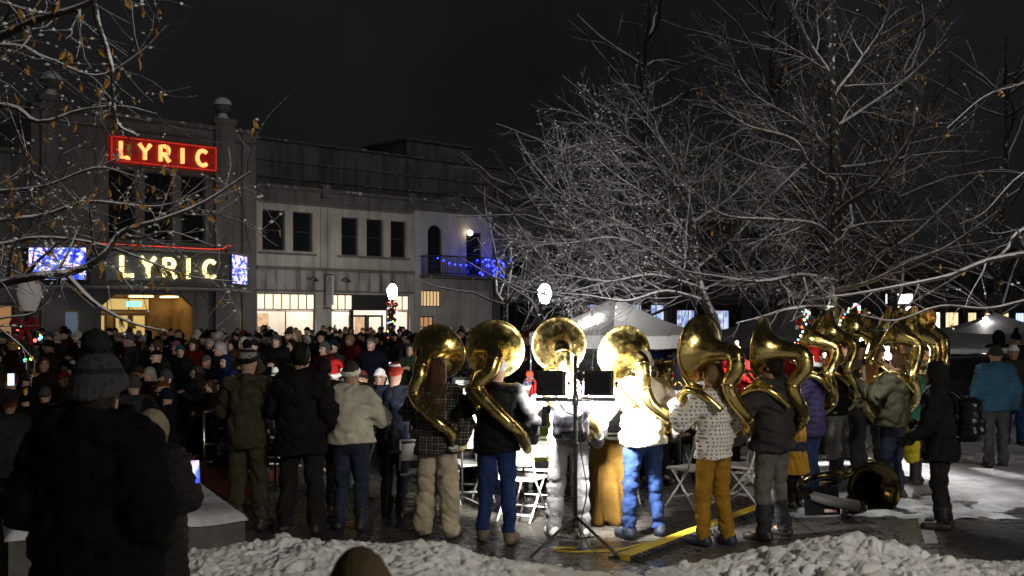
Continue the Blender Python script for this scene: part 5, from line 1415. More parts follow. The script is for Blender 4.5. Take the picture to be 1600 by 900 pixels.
# backpacks
def backpack(label, loc, yaw, m, z=1.2, s=1.0):
    t = thing('backpack', label, 'backpack', Vector(loc), R(yaw)); rng = random.Random(5)
    def fn(P):
        q = [np.abs(P[0]) - .15, np.abs(P[1] + .27) - .085, np.abs(P[2] - z) - .21]
        d = np.sqrt(sum(np.maximum(a + .05, 0) ** 2 for a in q)) - .07
        pk = np.sqrt(np.maximum(np.abs(P[0]) - .07, 0) ** 2 + np.maximum(np.abs(P[1] + .37) - .01, 0) ** 2 + np.maximum(np.abs(P[2] - z + .07) - .05, 0) ** 2) - .045
        return smin(d, pk, .02) + .017 * wave(P, rng, 22, 4, (.6, 1, 1.8))
    link_mesh('bag', *sdf_mesh(fn, (-.26, -.5, z - .32), (.26, -.1, z + .32), .014), m, t)
    mb = MB()
    for x in (-.12, .12): mb.tube(catmull([(x, -.20, z + .2), (x * 1.15, -.10, z + .285), (x * 1.2, .08, z + .27), (x * 1.25, .17, z + .1), (x * 1.3, .06, z - .12), (x * 1.1, -.2, z - .18)], 5), .018, 6)
    mb.build('strap', [m], t, True); mb = MB(); mb.tube(catmull([(-.05, -.25, z + .21), (0, -.27, z + .26), (.05, -.25, z + .21)], 5), .01, 6); mb.build('handle', [m], t, True)
    t.scale = (s, s, s)
    return t
BAGK = mat('black_nylon', (.006, .006, .008), .27, var=.3, bump=.3, bscale=40)
backpack('crumpled shiny black backpack on the player in grey sweatpants', F2(888, 839), 2, BAGK, 1.20)
backpack('black backpack on the stooped person in black', F2(1472, 826), 62, BAGK, 1.16, .96)

# ------------------------------------------------------------------ tuba resting on the ground, folder, chairs, stands
t = thing('sousaphone', 'tarnished tuba lying on the pavement, bell facing the camera', 'sousaphone', foot(1298, 816), 0, None)
g = foot(1298, 816); bc = at(1366, 764, 12.1) - g
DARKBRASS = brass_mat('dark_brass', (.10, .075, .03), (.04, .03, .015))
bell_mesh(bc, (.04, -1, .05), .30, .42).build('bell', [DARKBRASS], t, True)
cen = Vector((0, 0, .07)); rx = .31
loop = [cen + Vector((rx * math.cos(a), rx * .95 * math.sin(a), .02 + .03 * k)) for k, a in enumerate(np.linspace(R(60), R(-330), 15))]
pts = [bc + Vector((0, .38, -.02)), bc + Vector((0, .50, -.10)), bc + Vector((-.02, .46, -.24)), bc + Vector((-.14, .36, -.30))] + loop[1:]
pts = [Vector((p.x, p.y, max(.055, p.z))) for p in pts]
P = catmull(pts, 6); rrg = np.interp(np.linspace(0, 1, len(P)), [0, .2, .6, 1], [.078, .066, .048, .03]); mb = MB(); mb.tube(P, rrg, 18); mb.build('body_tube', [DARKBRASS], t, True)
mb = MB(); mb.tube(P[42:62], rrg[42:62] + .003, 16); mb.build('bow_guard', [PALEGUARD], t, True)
mb = MB()
for k in range(3): mb.lathe([(.001, -.1), (.02, -.1), (.022, .08), (.008, .1), (.008, .13), (.001, .13)], 12, Matrix.Translation((-.1 + k * .055, -.05, .15)) @ Matrix.Rotation(R(70), 4, 'X'))
for k in range(4): mb.tube(catmull([(-.28, -.12 + .06 * k, .16), (0, -.16 + .06 * k, .19), (.26, -.1 + .06 * k, .17)], 5), .011, 6)
mb.build('valve', [SILVER], t, True)
t = thing('music_folder', 'black music folder propped upright on the tuba lying on the pavement', 'folder', foot(1286, 822) + Vector((0, 0, .11)), R(8)); M = Matrix.Rotation(R(-12), 4, 'X')
mb = MB(); mb.box((-.19, 0, 0), (.19, .012, .29), 0, M); mb.build('cover', [mat('folder_black', (.005, .005, .006), .8, spec=.1)], t)
mb = MB(); mb.box((.02, -.006, .03), (.15, -.001, .06), 0, M); mb.build('label_strip', [mat('label_paper', (.5, .42, .4), .6, col2=(.3, .05, .05), scale=30)], t)

CHW = mat('chair_white_metal', (.70, .70, .68), .4, var=.08)
def folding_chair(label, loc, yaw, m=CHW):
    t = thing('folding_chair', label, 'chair', loc, R(yaw), 'folding chairs of the band')
    mb = MB(); mb.box((-.2, -.2, .435), (.2, .19, .46)); shade_by_angle(mb.build('seat', [m], t))
    mb = MB(); P = catmull([(-.19, -.225, .60), (0, -.25, .60), (.19, -.225, .60)], 5); Q = catmull([(-.19, -.245, .78), (0, -.275, .79), (.19, -.245, .78)], 5)
    for i in range(len(P) - 1):
        mb.quad(P[i], P[i + 1], Q[i + 1], Q[i]); o1 = Vector((0, -.012, 0)); mb.quad(Vector(P[i]) + o1, Vector(Q[i]) + o1, Vector(Q[i + 1]) + o1, Vector(P[i + 1]) + o1)
    mb.build('backrest', [m], t)
    for s in (-1, 1):
        mb = MB(); mb.tube([(s * .205, -.265, .82), (s * .205, -.16, .45), (s * .205, .20, .01)], .0125, 8); mb.build('leg', [m], t, True)
        mb = MB(); mb.tube([(s * .185, .12, .45), (s * .185, -.26, .01)], .0125, 8); mb.build('leg', [m], t, True)
    for a, z, q in ((-.265, .82, .205), (-.2, .08, .185), (.1, .13, .205)): mb = MB(); mb.tube([(-q, a, z), (q, a, z)], .0115, 8); mb.build('crossbar', [m], t, True)
    return t
folding_chair('white folding chair beside the player in blue jeans', Vector((at(818, 498, 11.5).x, 11.5, 0)), -25)
folding_chair('white folding chair half hidden between the navy coat and cream trousers', Vector((at(652, 498, 11.9).x, 11.9, 0)), 10)
folding_chair('white folding chair right of the white jacket', Vector((at(1080, 498, 12.2).x, 12.2, 0)), 35)
folding_chair('white folding chair behind the mustard trousers', Vector((at(1160, 498, 12.4).x, 12.4, 0)), 60)
folding_chair('white folding chair seen past the plaid shirt', Vector((at(738, 498, 12.6).x, 12.6, 0)), -160)

PAPER = mat('sheet_paper', (.80, .80, .78), .7, var=.03)
def staves():
    m, nt, b = newmat('printed_music')
    tc = nt.nodes.new('ShaderNodeTexCoord'); w = nt.nodes.new('ShaderNodeTexWave'); w.bands_direction = 'Z'; w.inputs['Scale'].default_value = 9
    nt.links.new(tc.outputs['Object'], w.inputs['Vector'])
    r = ramp(nt, w.outputs['Fac'], [(.08, (.35, .35, .36)), (.16, (.8, .8, .78))]); nt.links.new(r.outputs['Color'], b.inputs['Base Color'])
    return m
MUSIC = staves()
def music_stand(label, loc, yaw, h=1.0, sheet='sheet of printed music', dk=DKMET):
    t = thing('music_stand', label, 'music stand', loc, R(yaw), 'music stands of the band')
    mb = MB(); mb.tube([(0, 0, .1), (0, 0, h)], .012, 8); mb.build('pole', [DKMET], t, True)
    for k in range(3):
        a = k * 2 * PI / 3 + .5; mb = MB(); mb.tube(catmull([(0, 0, .16), (.14 * math.cos(a), .14 * math.sin(a), .10), (.27 * math.cos(a), .27 * math.sin(a), .012)], 4), .011, 6); mb.build('leg', [DKMET], t, True)
    M = Matrix.Translation((0, 0, h)) @ Matrix.Rotation(R(-22), 4, 'X')
    mb = MB(); mb.box((-.25, -.006, -.1), (.25, 0, .24), 0, M); mb.box((-.25, -.06, -.106), (.25, .0, -.1), 0, M); mb.build('desk', [dk], t)
    if sheet:
        o = thing('sheet_music', sheet, 'sheet music', Vector(loc) + Vector((0, 0, h)), R(yaw), 'music on the stands'); o.rotation_euler = (R(-22), 0, R(yaw))
        mb = MB(); mb.box((-.2, -.0125, -.09), (-.002, -.0105, .19)); mb.box((.002, -.0135, -.09), (.2, -.0115, .19)); mb.build('page', [MUSIC], o)
BLUEDESK = mat('blue_desk', (.03, .06, .13), .5)
for px, d, yaw, h, lab, sl, dk in ((722, 12.0, -25, 1.06, 'blue backed music stand right of the plaid shirt', 'sheet music beside the plaid shirt', BLUEDESK), (818, 11.6, -8, 1.06, 'music stand with glaring white pages right of the black jacket', 'glaring white pages right of the black jacket', DKMET),
                            (732, 15.5, -10, 1.06, 'farther music stand above the blue one', 'pale pages on the farther stand above the blue one', DKMET), (1062, 12.4, 20, 1.12, 'black music stand left of the dotted shirt', 'sheet music left of the dotted shirt', DKMET),
                            (545, 12.6, -15, 1.1, 'dim music stand in front of the cream sweater', 'dim pages in front of the cream sweater', DKMET), (430, 12.8, -15, 1.1, 'dim music stand left of the tall person in black', 'dim pages left of the tall person in black', DKMET),
                            (905, 12.2, 5, 1.0, 'music stand right behind the work lights', 'white pages right behind the work lights', DKMET)):
    music_stand(lab, Vector((at(px, 498, d).x, d, 0)), yaw, h, sl, dk)
c = Vector((at(1352, 498, 13.2).x, 13.2, 1.42))
t = thing('music_folder', 'orange lit music folder with white page held up before the olive jacket', 'folder', c, R(35))
mb = MB(); mb.box((-.17, 0, -.14), (-.003, .01, .14), 0, Matrix.Rotation(R(25), 4, 'Z')); mb.box((.003, 0, -.14), (.17, .01, .14), 0, Matrix.Rotation(R(-25), 4, 'Z')); mb.build('cover', [mat('orange_cover', (.5, .22, .05), .6)], t)
mb = MB(); mb.box((-.15, -.006, -.12), (-.02, -.001, .12), 0, Matrix.Rotation(R(25), 4, 'Z')); mb.build('page', [PAPER], t)

# mustard cloth hanging over a chair
t = thing('draped_cloth', 'mustard blanket hanging over a chair between the sweatpants and the white jacket', 'blanket', Vector((at(950, 498, 11.3).x, 11.3, 0)), R(8)); rng = random.Random(6)
def fn(P):
    q = [np.abs(P[0]) - (.10 + .05 * (.8 - P[2])), np.abs(P[1]) - .16, np.abs(P[2] - .43) - .37]
    d = np.sqrt(sum(np.maximum(a, 0) ** 2 for a in q)) + np.minimum(np.maximum(np.maximum(q[0], q[1]), q[2]), 0) - .05
    return d + .030 * np.sin(P[0] * 34 + 3 * P[2] + P[1] * 16) * np.clip(1.0 - P[2], 0, 1) + .012 * wave(P, rng, 12, 3)
link_mesh('blanket', *sdf_mesh(fn, (-.34, -.32, -.02), (.34, .32, .95), .016), cloth((.075, .042, .008)), t)

# ------------------------------------------------------------------ work light on a tripod
LS = Vector((at(899, 498, 9.98).x, 9.98, 0))
t = thing('work_light', 'black tripod stand with a crossbar and two square floodlights facing the players', 'work light', LS)
mb = MB(); mb.tube([(0, 0, .22), (0, 0, 1.78)], .019, 10); mb.tube([(0, 0, .95), (0, 0, .99)], .028, 10); mb.tube([(0, 0, .2), (0, 0, .27)], .03, 10); mb.build('pole', [DKMET], t, True)
for a in (222, 312, 80):
    mb = MB(); c, s_ = math.cos(R(a)), math.sin(R(a)); mb.tube([(.02 * c, .02 * s_, .30), (.56 * c, .56 * s_, .015)], .014, 8); mb.tube([(.0, .0, .10), (.24 * c, .24 * s_, .155)], .008, 6); mb.build('leg', [DKMET], t, True)
mb = MB(); mb.tube([(-.37, 0, 1.375), (.37, 0, 1.375)], .016, 8); mb.tube([(0, 0, 1.33), (0, 0, 1.42)], .03, 8); mb.build('crossbar', [mat('steel_bar', (.5, .5, .5), .35, 1)], t, True)
LENS = glow('flood_lens', (1, .97, .92), 60)
FL = []
for x, yw, px in ((-.225, -9, 860), (.215, -13, 935)):
    M = Matrix.Translation((x, .0, 1.53)) @ Matrix.Rotation(R(yw), 4, 'Z') @ Matrix.Rotation(R(-6), 4, 'X')
    mb = MB(); mb.box((-.135, 0, -.115), (.135, .012, .115), 0, M); mb.box((-.12, -.05, -.10), (.12, 0, .10), 0, M)
    for k in range(7): mb.box((-.11, -.075, -.085 + k * .026), (.11, -.05, -.077 + k * .026), 0, M)
    for a in ((-.135, -.122), (.122, .135)): mb.box((a[0], .012, -.115), (a[1], .06, .115), 0, M)
    mb.box((-.135, .012, .103), (.135, .06, .115), 0, M); mb.box((-.135, .012, -.115), (.135, .06, -.103), 0, M)
    hd = mb.build('lamp_head', [mat('lamp_black', (.022, .022, .024), .45, var=.3)], t)
    mb = MB(); mb.box((-.12, .02, -.1), (.12, .026, .1), 0, M); mb.build('lens', [LENS], hd)
    mb = MB(); mb.tube([M @ Vector((-.16, 0, 0)), M @ Vector((-.16, 0, -.135)), M @ Vector((.16, 0, -.135)), M @ Vector((.16, 0, 0))], .008, 6); mb.build('yoke', [SILVER], hd, True)
    mb = MB(); mb.ball(M @ Vector((-.165, 0, 0)), .018, 8); mb.ball(M @ Vector((.165, 0, 0)), .018, 8); mb.build('knob', [DKMET], hd, True)
    FL.append((LS + (M @ Vector((0, .075, 0))), (M.to_3x3() @ Vector((0, 1, -.10)))))
mb = MB(); mb.tube(catmull([(-.2, -.06, 1.45), (-.1, -.05, 1.28), (.02, -.03, 1.2), (.05, -.03, .9), (.1, -.06, .55), (.05, -.05, .25), (.12, -.1, .03)], 6), .006, 6)
mb.tube(catmull([(.2, -.06, 1.45), (.12, -.05, 1.25), (.03, -.035, 1.15)], 6), .006, 6); mb.build('cable', [DKMET], t, True)
t = thing('extension_cord', 'yellow extension cord looped on the pavement by the tripod', 'cord', LS * 1)
cd = [(.12, -.1, .015), (.05, -.02, .015), (-.12, .04, .012), (-.2, -.05, .012), (-.05, -.13, .012), (.16, -.12, .012), (.38, -.06, .012), (.62, .18, .012), (.9, .36, .012)]
mb = MB(); mb.tube(catmull(cd, 8), .009, 6); mb.build('cable', [mat('yellow_rubber', (.55, .42, .03), .5)], t, True)
mb = MB(); mb.tube([(.10, -.1, .02), (.02, -.06, .02)], .022, 8); mb.build('plug', [mat('blue_plug', (.06, .08, .25), .5)], t, True)

# cable ramps
RY = mat('ramp_yellow', (.55, .40, .02), .6, var=.25, scale=5, bump=.2); RK = mat('ramp_black', (.02, .02, .02), .7, var=.3, bump=.5, bscale=40)
A, Bq = foot(975, 876), foot(1352, 736)
dv = (Bq - A); L = dv.length; yaw = math.atan2(dv.y, dv.x); n = 6; sl = L / n
for i in range(n):
    lab = ['nearest yellow and black cable ramp piece right of the tripod', 'second cable ramp piece behind the mustard trousers', 'third cable ramp piece behind the charcoal hoodie', 'fourth cable ramp piece by the child in mustard coat', 'fifth cable ramp piece behind the lying tuba', 'farthest cable ramp piece among the boots of the right players'][i]
    t = thing('cable_ramp', lab, 'cable ramp', A + dv * (i / n), yaw, 'cable ramps laid in a line')
    mb = MB()
    for q in (((-.17, .001), (-.17, .008), (-.06, .048), (-.06, .001)), ((.06, .001), (.06, .048), (.17, .008), (.17, .001))):
        for a_, b_ in zip(q, q[1:] + q[:1]):
            mb.quad((.006, a_[0], a_[1]), (sl - .006, a_[0], a_[1]), (sl - .006, b_[0], b_[1]), (.006, b_[0], b_[1]))
        mb.poly([(.006, *p) for p in q]); mb.poly([(sl - .006, *p) for p in q[::-1]])
    for k in range(int(sl / .09)): mb.box((.03 + k * .09, -.15, .02), (.07 + k * .09, -.072, .05))
    mb.build('ramp_side', [RK], t)
    mb = MB(); mb.box((.008, -.058, .001), (sl - .008, .058, .055)); mb.build('lid', [RY], t)

# railing
t = thing('handrail', 'thin metal handrail with two posts at the edge of the dark crowd', 'railing', Vector((at(316, 498, 14).x, 14, 0)), R(20))
mb = MB(); mb.tube([(0, 0, .93), (1.4, 0, .93)], .02, 8); mb.tube([(0, 0, .5), (1.4, 0, .5)], .014, 8); mb.build('rail', [SILVER], t, True)
for x in (.02, 1.38): mb = MB(); mb.tube([(x, 0, 0), (x, 0, .93)], .02, 8); mb.build('post', [SILVER], t, True)

# ------------------------------------------------------------------ canopies
def canopy(label, loc, yaw, w, eave, top, m, frame_m=SILVER, walls=None):
    t = thing('canopy_tent', label, 'tent', loc, yaw)
    h2 = w / 2; mb = MB(); n = 10
    C = [(-h2, -h2), (h2, -h2), (h2, h2), (-h2, h2)]
    for k in range(4):
        a, b = C[k], C[(k + 1) % 4]
        rows = []
        for i in range(n + 1):
            f = i / n; row = []
            for j in range(n + 1):
                u = j / n; x = (a[0] + (b[0] - a[0]) * u) * (1 - f); y = (a[1] + (b[1] - a[1]) * u) * (1 - f)
                sag = -.09 * math.sin(PI * f) - .05 * math.sin(PI * u) * (1 - f)
                row.append((x, y, eave + (top - eave) * f + sag))
            rows.append(row)
        for i in range(n):
            for j in range(n): mb.quad(rows[i][j], rows[i][j + 1], rows[i + 1][j + 1], rows[i + 1][j])
    mb.build('roof', [m], t, True)
    mb = MB()
    for k in range(4):
        a, b = C[k], C[(k + 1) % 4]
        for j in range(n):
            u0, u1 = j / n, (j + 1) / n; g = lambda u: (a[0] + (b[0] - a[0]) * u, a[1] + (b[1] - a[1]) * u, eave - .05 * math.sin(PI * u) - .004)
            p, q = g(u0), g(u1); mb.quad((p[0], p[1], p[2] - .26), (q[0], q[1], q[2] - .26), q, p)
    mb.build('valance', [m], t, True)
    for x, y in C:
        mb = MB(); mb.tube([(x * .985, y * .985, 0), (x * .985, y * .985, eave - .02)], .022, 6); mb.build('leg', [frame_m], t, True)
    if walls:
        mb = MB(); mb.quad((-h2, h2 * .97, .05), (h2, h2 * .97, .05), (h2, h2 * .97, eave - .1), (-h2, h2 * .97, eave - .1)); mb.quad((-h2 * .97, -h2, .05), (-h2 * .97, h2, .05), (-h2 * .97, h2, eave - .1), (-h2 * .97, -h2, eave - .1)); mb.build('side_wall', [walls], t)
    return t
def tentmat(name, c):
    m = mat(name, c, .7, var=.08, scale=1.5, bump=.15, bscale=8)
    nt = m.node_tree; b = nt.nodes['Principled BSDF']; tr = nt.nodes.new('ShaderNodeBsdfTranslucent'); tr.inputs['Color'].default_value = (*c, 1)
    mx = nt.nodes.new('ShaderNodeMixShader'); mx.inputs[0].default_value = .3
    nt.links.new(b.outputs[0], mx.inputs[1]); nt.links.new(tr.outputs[0], mx.inputs[2]); nt.links.new(mx.outputs[0], nt.nodes['Material Output'].inputs['Surface'])
    return m
TW = tentmat('white_canvas', (.72, .72, .74)); TG = tentmat('grey_canvas', (.20, .20, .21))
canopy('white canopy tent brightly lit behind the third and fourth tubas', Vector((at(962, 498, 23).x, 23, 0)), R(38), 2.6, 1.82, 2.60, TW)
canopy('dim grey canopy tent behind the sixth tuba', Vector((at(1232, 498, 26).x, 26, 0)), R(22), 3.0, 1.75, 2.42, TG)
canopy('lit white market stall canopy at the far right edge', Vector((at(1555, 498, 31).x, 31, 0)), R(-10), 3.4, 1.75, 2.3, TG, walls=TW)
#canopy('low white canopy tent behind the right hand tubas', Vector((at(1405, 498, 36).x, 36, 0)), R(30), 3.6, 1.85, 2.5, TG)

for lab, px, d, z, s_ in (('unseen bulb added inside the white canopy tent to light its canvas', 925, 22.6, 1.95, TENTB), ('unseen bulb added inside the white stall to brighten its walls', 1540, 30.5, 2.1, TENTB * .45)):  # unseen bulbs, added under the canvas to brighten tent and stall
    t = thing('bulb', lab, 'added light bulb', Vector((at(px, 498, d).x, d, z)))
    mb = MB(); mb.ball((0, 0, 0), .07, 10); mb.build('glass', [glow('added_tent_bulb', (1, .96, .9), s_)], t, True)
    mb = MB(); mb.tube([(0, 0, .065), (0, 0, .32)], .012, 6); mb.build('cord', [DKMET], t)
# clip lamp on a tuba
t = thing('clip_lamp', 'small glaring clip lamp on the tuba of the player in olive jacket', 'lamp', at(1388, 557, 12.1), 0)
mb = MB(); mb.ball((0, 0, 0), .034, 10); mb.build('bulb', [glow('clip_bulb', (1, .98, .95), 1000)], t, True)
mb = MB(); mb.tube(catmull([(0, .03, 0), (.03, .12, -.03), (.06, .3, -.02)], 4), .01, 6); mb.tube([(0, .02, 0), (0, .07, 0)], .035, 8); mb.build('clip', [DKMET], t)
# parked car under snow
t = thing('parked_car', 'dark parked car with snow on roof and bonnet behind the right walkers', 'car', Vector((at(1500, 498, 21).x, 21, 0)), R(14))
CARP = mat('car_paint', (.02, .02, .025), .25, var=.1)
mb = MB(); prof = [(-2.2, .35), (-2.2, .8), (-2.05, .95), (-1.5, 1.0), (-1.0, 1.42), (.7, 1.45), (1.4, 1.02), (2.05, .9), (2.2, .7), (2.2, .35)]
mb.prism(prof, -.85, .85); b_ = mb.build('body', [CARP], t)
bv = b_.modifiers.new('bevel', 'BEVEL'); bv.width = .07; bv.segments = 2
for q in ([(-1.38, 1.0), (-.98, 1.36), (-.2, 1.38), (-.2, 1.0)], [(-.1, 1.0), (-.1, 1.38), (.66, 1.38), (1.2, 1.0)]):
    mb = MB(); mb.prism(q, -.862, .862); mb.build('window', [GLASSD], t)
mb = MB(); mb.prism([(.8, 1.40), (1.34, 1.045), (1.37, 1.06), (.83, 1.42)], -.7, .7); mb.build('windscreen', [GLASSD], t)
for x in (-1.4, 1.35):
    for y in (-.8, .62):
        mb = MB(); mb.lathe([(.2, 0), (.32, 0), (.34, .04), (.34, .16), (.32, .2), (.2, .2)], 20, Matrix.Translation((x, y, .34)) @ Matrix.Rotation(R(-90), 4, 'X')); w = mb.build('wheel', [mat('tyre', (.015, .015, .015), .8)], t, True)
        mb = MB(); mb.lathe([(.001, .03), (.12, .05), (.2, .03), (.2, .17), (.001, .17)], 14, Matrix.Translation((x, y, .34)) @ Matrix.Rotation(R(-90), 4, 'X')); mb.build('rim', [SILVER], w, True)
for y in (-.6, .6): mb = MB(); mb.ball((2.17, y, .72), .09, 10, 0, (.5, 1.5, .8)); mb.build('headlight', [mat('headlight_glass', (.4, .4, .42), .1)], t, True)
for nm, lo_, hi_ in (('snow_cover', (-.95, -.74, 1.46), (.68, .74, 1.56)), ('snow_cover', (1.42, -.74, 1.0), (2.02, .74, 1.08))):
    rng = random.Random(2); c0 = [(lo_[i] + hi_[i]) / 2 for i in range(3)]; hh = [(hi_[i] - lo_[i]) / 2 for i in range(3)]
    def fn(P):
        q = [np.abs(P[i] - c0[i]) - hh[i] + .04 for i in range(3)]
        return np.sqrt(sum(np.maximum(a, 0) ** 2 for a in q)) - .04 + .012 * wave(P, rng, 6, 3)
    link_mesh(nm, *sdf_mesh(fn, [l - .06 for l in lo_], [l + .06 for l in hi_], .04), SNOW_DIRTY, t)
# ------------------------------------------------------------------ seated band
def seated(label, px, d, yaw, height, top, head, arms=('horn', 'horn'), legs=BLACK, chair=None, skin=None, gloves=None):
    loc = Vector((at(px, 498, d).x, d, 0))
    o = make_person(label, loc, yaw, height, arms, 1.05, top, TR(legs, hem=.05), shoes, head, gloves, skin, 'seated band players', seated=True, hb=.016, h=.018)
    folding_chair(chair or 'folding chair under ' + label.replace('seated player', 'the player'), loc, yaw)
    return o
J_ = lambda m, **k: dict(mat=m, hem=.48, fat=.025, **k)
seated('seated player in lime jacket and santa hat beside the work lights', 840, 12.2, -20, 1.72, J_(LIME), [('santa', RED, FUR)])
seated('seated player in dark coat and white pompom hat behind the lime jacket', 828, 13.9, -10, 1.78, J_(BLACK2), [('pom', knit('white_patterned_knit', (.65, .65, .7), (.08, .08, .15), 50), FUR, cloth((.35, .06, .03)))])
seated('seated player in white top and santa hat half behind the right floodlight', 966, 12.6, 10, 1.70, J_(CHAR), [('santa', RED, FUR)])
seated('seated player in grey fur hat between the plaid shirt and black jacket', 728, 13.0, -20, 1.60, J_(CHAR), [('beanie', FUR, FUR)])
seated('seated player in red coat facing us under the white tent', 1043, 16.0, 165, 1.8, J_(RED), [('beanie', WHITEC, RED)])
upright_tuba('upright tuba held by the red coated player facing us', Vector((at(1050, 498, 15.5).x, 15.5, .56)), 165, BRASS, 1.1)
seated('seated player in pale blue hat left of the red coat', 1020, 17.5, 170, 1.8, J_(CHAR), [('beanie', FUR, FUR)])
upright_tuba('upright dark tuba left of the red coated player', Vector((at(1026, 498, 17.1).x, 17.1, .60)), 170, BRASS_OLD, 1.0)
seated('seated player in red jacket between the fifth and sixth tubas', 1150, 15.8, 150, 1.88, J_(RED), [('pom', cloth((.45, .12, .04)), FUR, FUR)])
seated('seated player with grey pompom hat past the tall person in black', 430, 15.5, -10, 1.75, J_(cloth((.10, .03, .02))), [('pom', cloth((.2, .18, .17)), cloth((.25, .05, .04)), FUR)])
seated('seated player in black coat and santa hat left of the navy coat', 520, 16.0, 0, 1.82, J_(BLACK2), [('santa', RED, FUR)])
seated('seated player in dark coat right of the santa hat', 566, 16.6, 165, 1.72, J_(NAVY), [('beanie', cloth((.16, .03, .03)), BLACK2)])
seated('seated player in dark coat and white beanie facing us', 594, 17.0, 170, 1.74, J_(BLACK2), [('beanie', FUR, FUR)])
for i, (px, d, z, yaw, lab) in enumerate(((402, 14.6, .62, 20, 'upright tuba glinting behind the olive coverall'), (492, 15.2, .58, -30, 'upright tuba glinting behind the tall person in black'), (548, 14.8, .52, 10, 'upright tuba past the cream sweater'),
                                       (455, 17.2, .66, 40, 'upright tuba farther back among the seated players'), (512, 18.0, .64, -10, 'upright tuba at the back of the seated players'), (376, 15.6, .56, 0, 'upright tuba left behind the olive coverall'),
                                       (700, 14.5, .5, 30, 'upright tuba in the band behind the leftmost big tuba'))):
    upright_tuba(lab, Vector((at(px, 498, d).x, d, z)), yaw, BRASS if i % 2 else BRASS_OLD, .85)
    seated('seated player in dark clothes holding the ' + lab.replace('upright ', ''), px - 12, d + .35, 170 + yaw * .3, 1.66, J_([BLACK2, NAVY, CHAR][i % 3]), [(['beanie', 'hair', 'earflap'][i % 3], [CHAR, HAIRB, cloth((.2, .2, .21))][i % 3], BLACK2)], chair='folding chair under the player with the ' + lab.replace('upright ', ''))
for k, (px, d, yaw, where) in enumerate(((752, 14.6, 160, 'behind the second big tuba'), (872, 14.8, 175, 'behind the third big tuba'), (918, 16.4, 180, 'farther behind the work lights'), (1008, 14.4, 190, 'behind the white jacket'), (1090, 14.8, 150, 'behind the fifth big tuba'), (692, 16.6, 170, 'behind the leftmost big tuba'))):
    seated('seated player in dark clothes ' + where, px, d, yaw, 1.74, J_([NAVY, BLACK2, CHAR][k % 3]), [(['beanie', 'pom', 'earflap'][k % 3], [CHAR, cloth((.12, .12, .13)), BLACK2][k % 3], [CHAR, FUR, BLACK2][k % 3], FUR)])
make_person('standing person in full santa suit behind the dark tuba with coloured lights', Vector((at(1262, 498, 19).x, 19, .0)), 170, 1.98, ('clap', 'pocket'), 1.2, dict(mat=RED, hem=.7, fat=.04, name='coat'), TR(RED), boots, [('santa', RED, FUR)])
make_person('person in red jacket with pale pompom hat standing behind the fifth tuba', Vector((at(1150, 498, 18).x, 18, 0)), 160, 1.66, ('clap', 'clap'), 1.1, dict(mat=RED, hem=.8, fat=.03), TR(BLACK), boots, [('pom', cloth((.5, .15, .05)), FUR, FUR)])

# ------------------------------------------------------------------ the crowd
protos = []
CK = dict(mat=BLACK2, hem=.62, fat=.035, name='coat')
for arms, hat, W, words in ((('pocket', 'pocket'), 'beanie', 1.08, 'hands in pockets'), (('fold', 'fold'), 'pom', 1.0, 'arms folded'), (('phone', 'phone'), 'beanie', 1.0, 'hands raised'),
                            (('clap', 'clap'), 'hood', 1.12, 'hands together'), (('down', 'pocket'), 'hair', 1.1, 'one arm hanging'), (('lap', 'lap'), 'longhair', .95, 'hands held low'), (('pocket', 'fold'), 'earflap', 1.15, 'one arm across'), (('clap', 'fold'), 'cap', 1.08, 'arms across the chest')):
    o = make_person('', (0, 0, 0), 0, 1.75, arms, W, dict(CK), TR(BLACK, hem=.02), None, [(hat, BLACK, BLACK, BLACK)], None, None, 'crowd watching the tubas', hb=.017, h=.02)
    protos.append((o, hat, words))
rng = random.Random(77)
COATS = [('black', (.012, .012, .013), 8), ('charcoal', (.04, .04, .042), 6), ('navy', (.018, .025, .06), 6), ('brown', (.07, .045, .03), 4), ('dark green', (.03, .05, .03), 3), ('maroon', (.11, .02, .025), 3), ('grey', (.16, .16, .165), 3),
         ('tan', (.26, .19, .11), 2), ('blue', (.03, .08, .26), 2), ('purple', (.08, .03, .12), 2), ('red', (.32, .03, .025), 2), ('olive', (.08, .08, .04), 3)]
HATS = [('black', (.015, .015, .015)), ('grey', (.2, .2, .2)), ('white', (.68, .68, .66)), ('red', (.38, .03, .03)), ('teal', (.04, .25, .28)), ('brown', (.12, .08, .05)), ('navy', (.03, .04, .09)), ('orange', (.5, .15, .03)), ('pink', (.5, .2, .28)), ('striped dark', (.08, .07, .07))]
HAIRS = [('brown', HAIRB), ('blond', HAIRL), ('black', HAIRK), ('grey', mat('grey_hair', (.3, .29, .28), .5, var=.3, scale=40))]
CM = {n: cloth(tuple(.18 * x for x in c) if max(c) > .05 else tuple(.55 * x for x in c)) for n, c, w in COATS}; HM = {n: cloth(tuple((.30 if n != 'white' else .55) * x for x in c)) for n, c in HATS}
HATW = {'beanie': 'beanie', 'pom': 'pompom hat', 'hood': 'hood', 'earflap': 'earflap hat', 'cap': 'cap', 'hair': 'short hair', 'longhair': 'long hair'}
def setmat(o, ms):
    for i, m in enumerate(ms):
        if i < len(o.material_slots):
            o.material_slots[i].link = 'OBJECT'; o.material_slots[i].material = m
used, spots, ncrowd = set(), [], 0
def facade_d(px): return 62.8 / (1.072 - (px - 800) / FPX)
def region(px, d):
    far = 'back' if d > facade_d(px) - 9 else 'front' if d < 22 else 'middle'
    w = 'of the left crowd' if px < 150 else 'of crowd before the theatre' if px < 390 else 'of crowd before the shop' if px < 640 else 'of crowd below the balcony' if px < 830 else 'of crowd by the tent'
    return far + ' ' + w
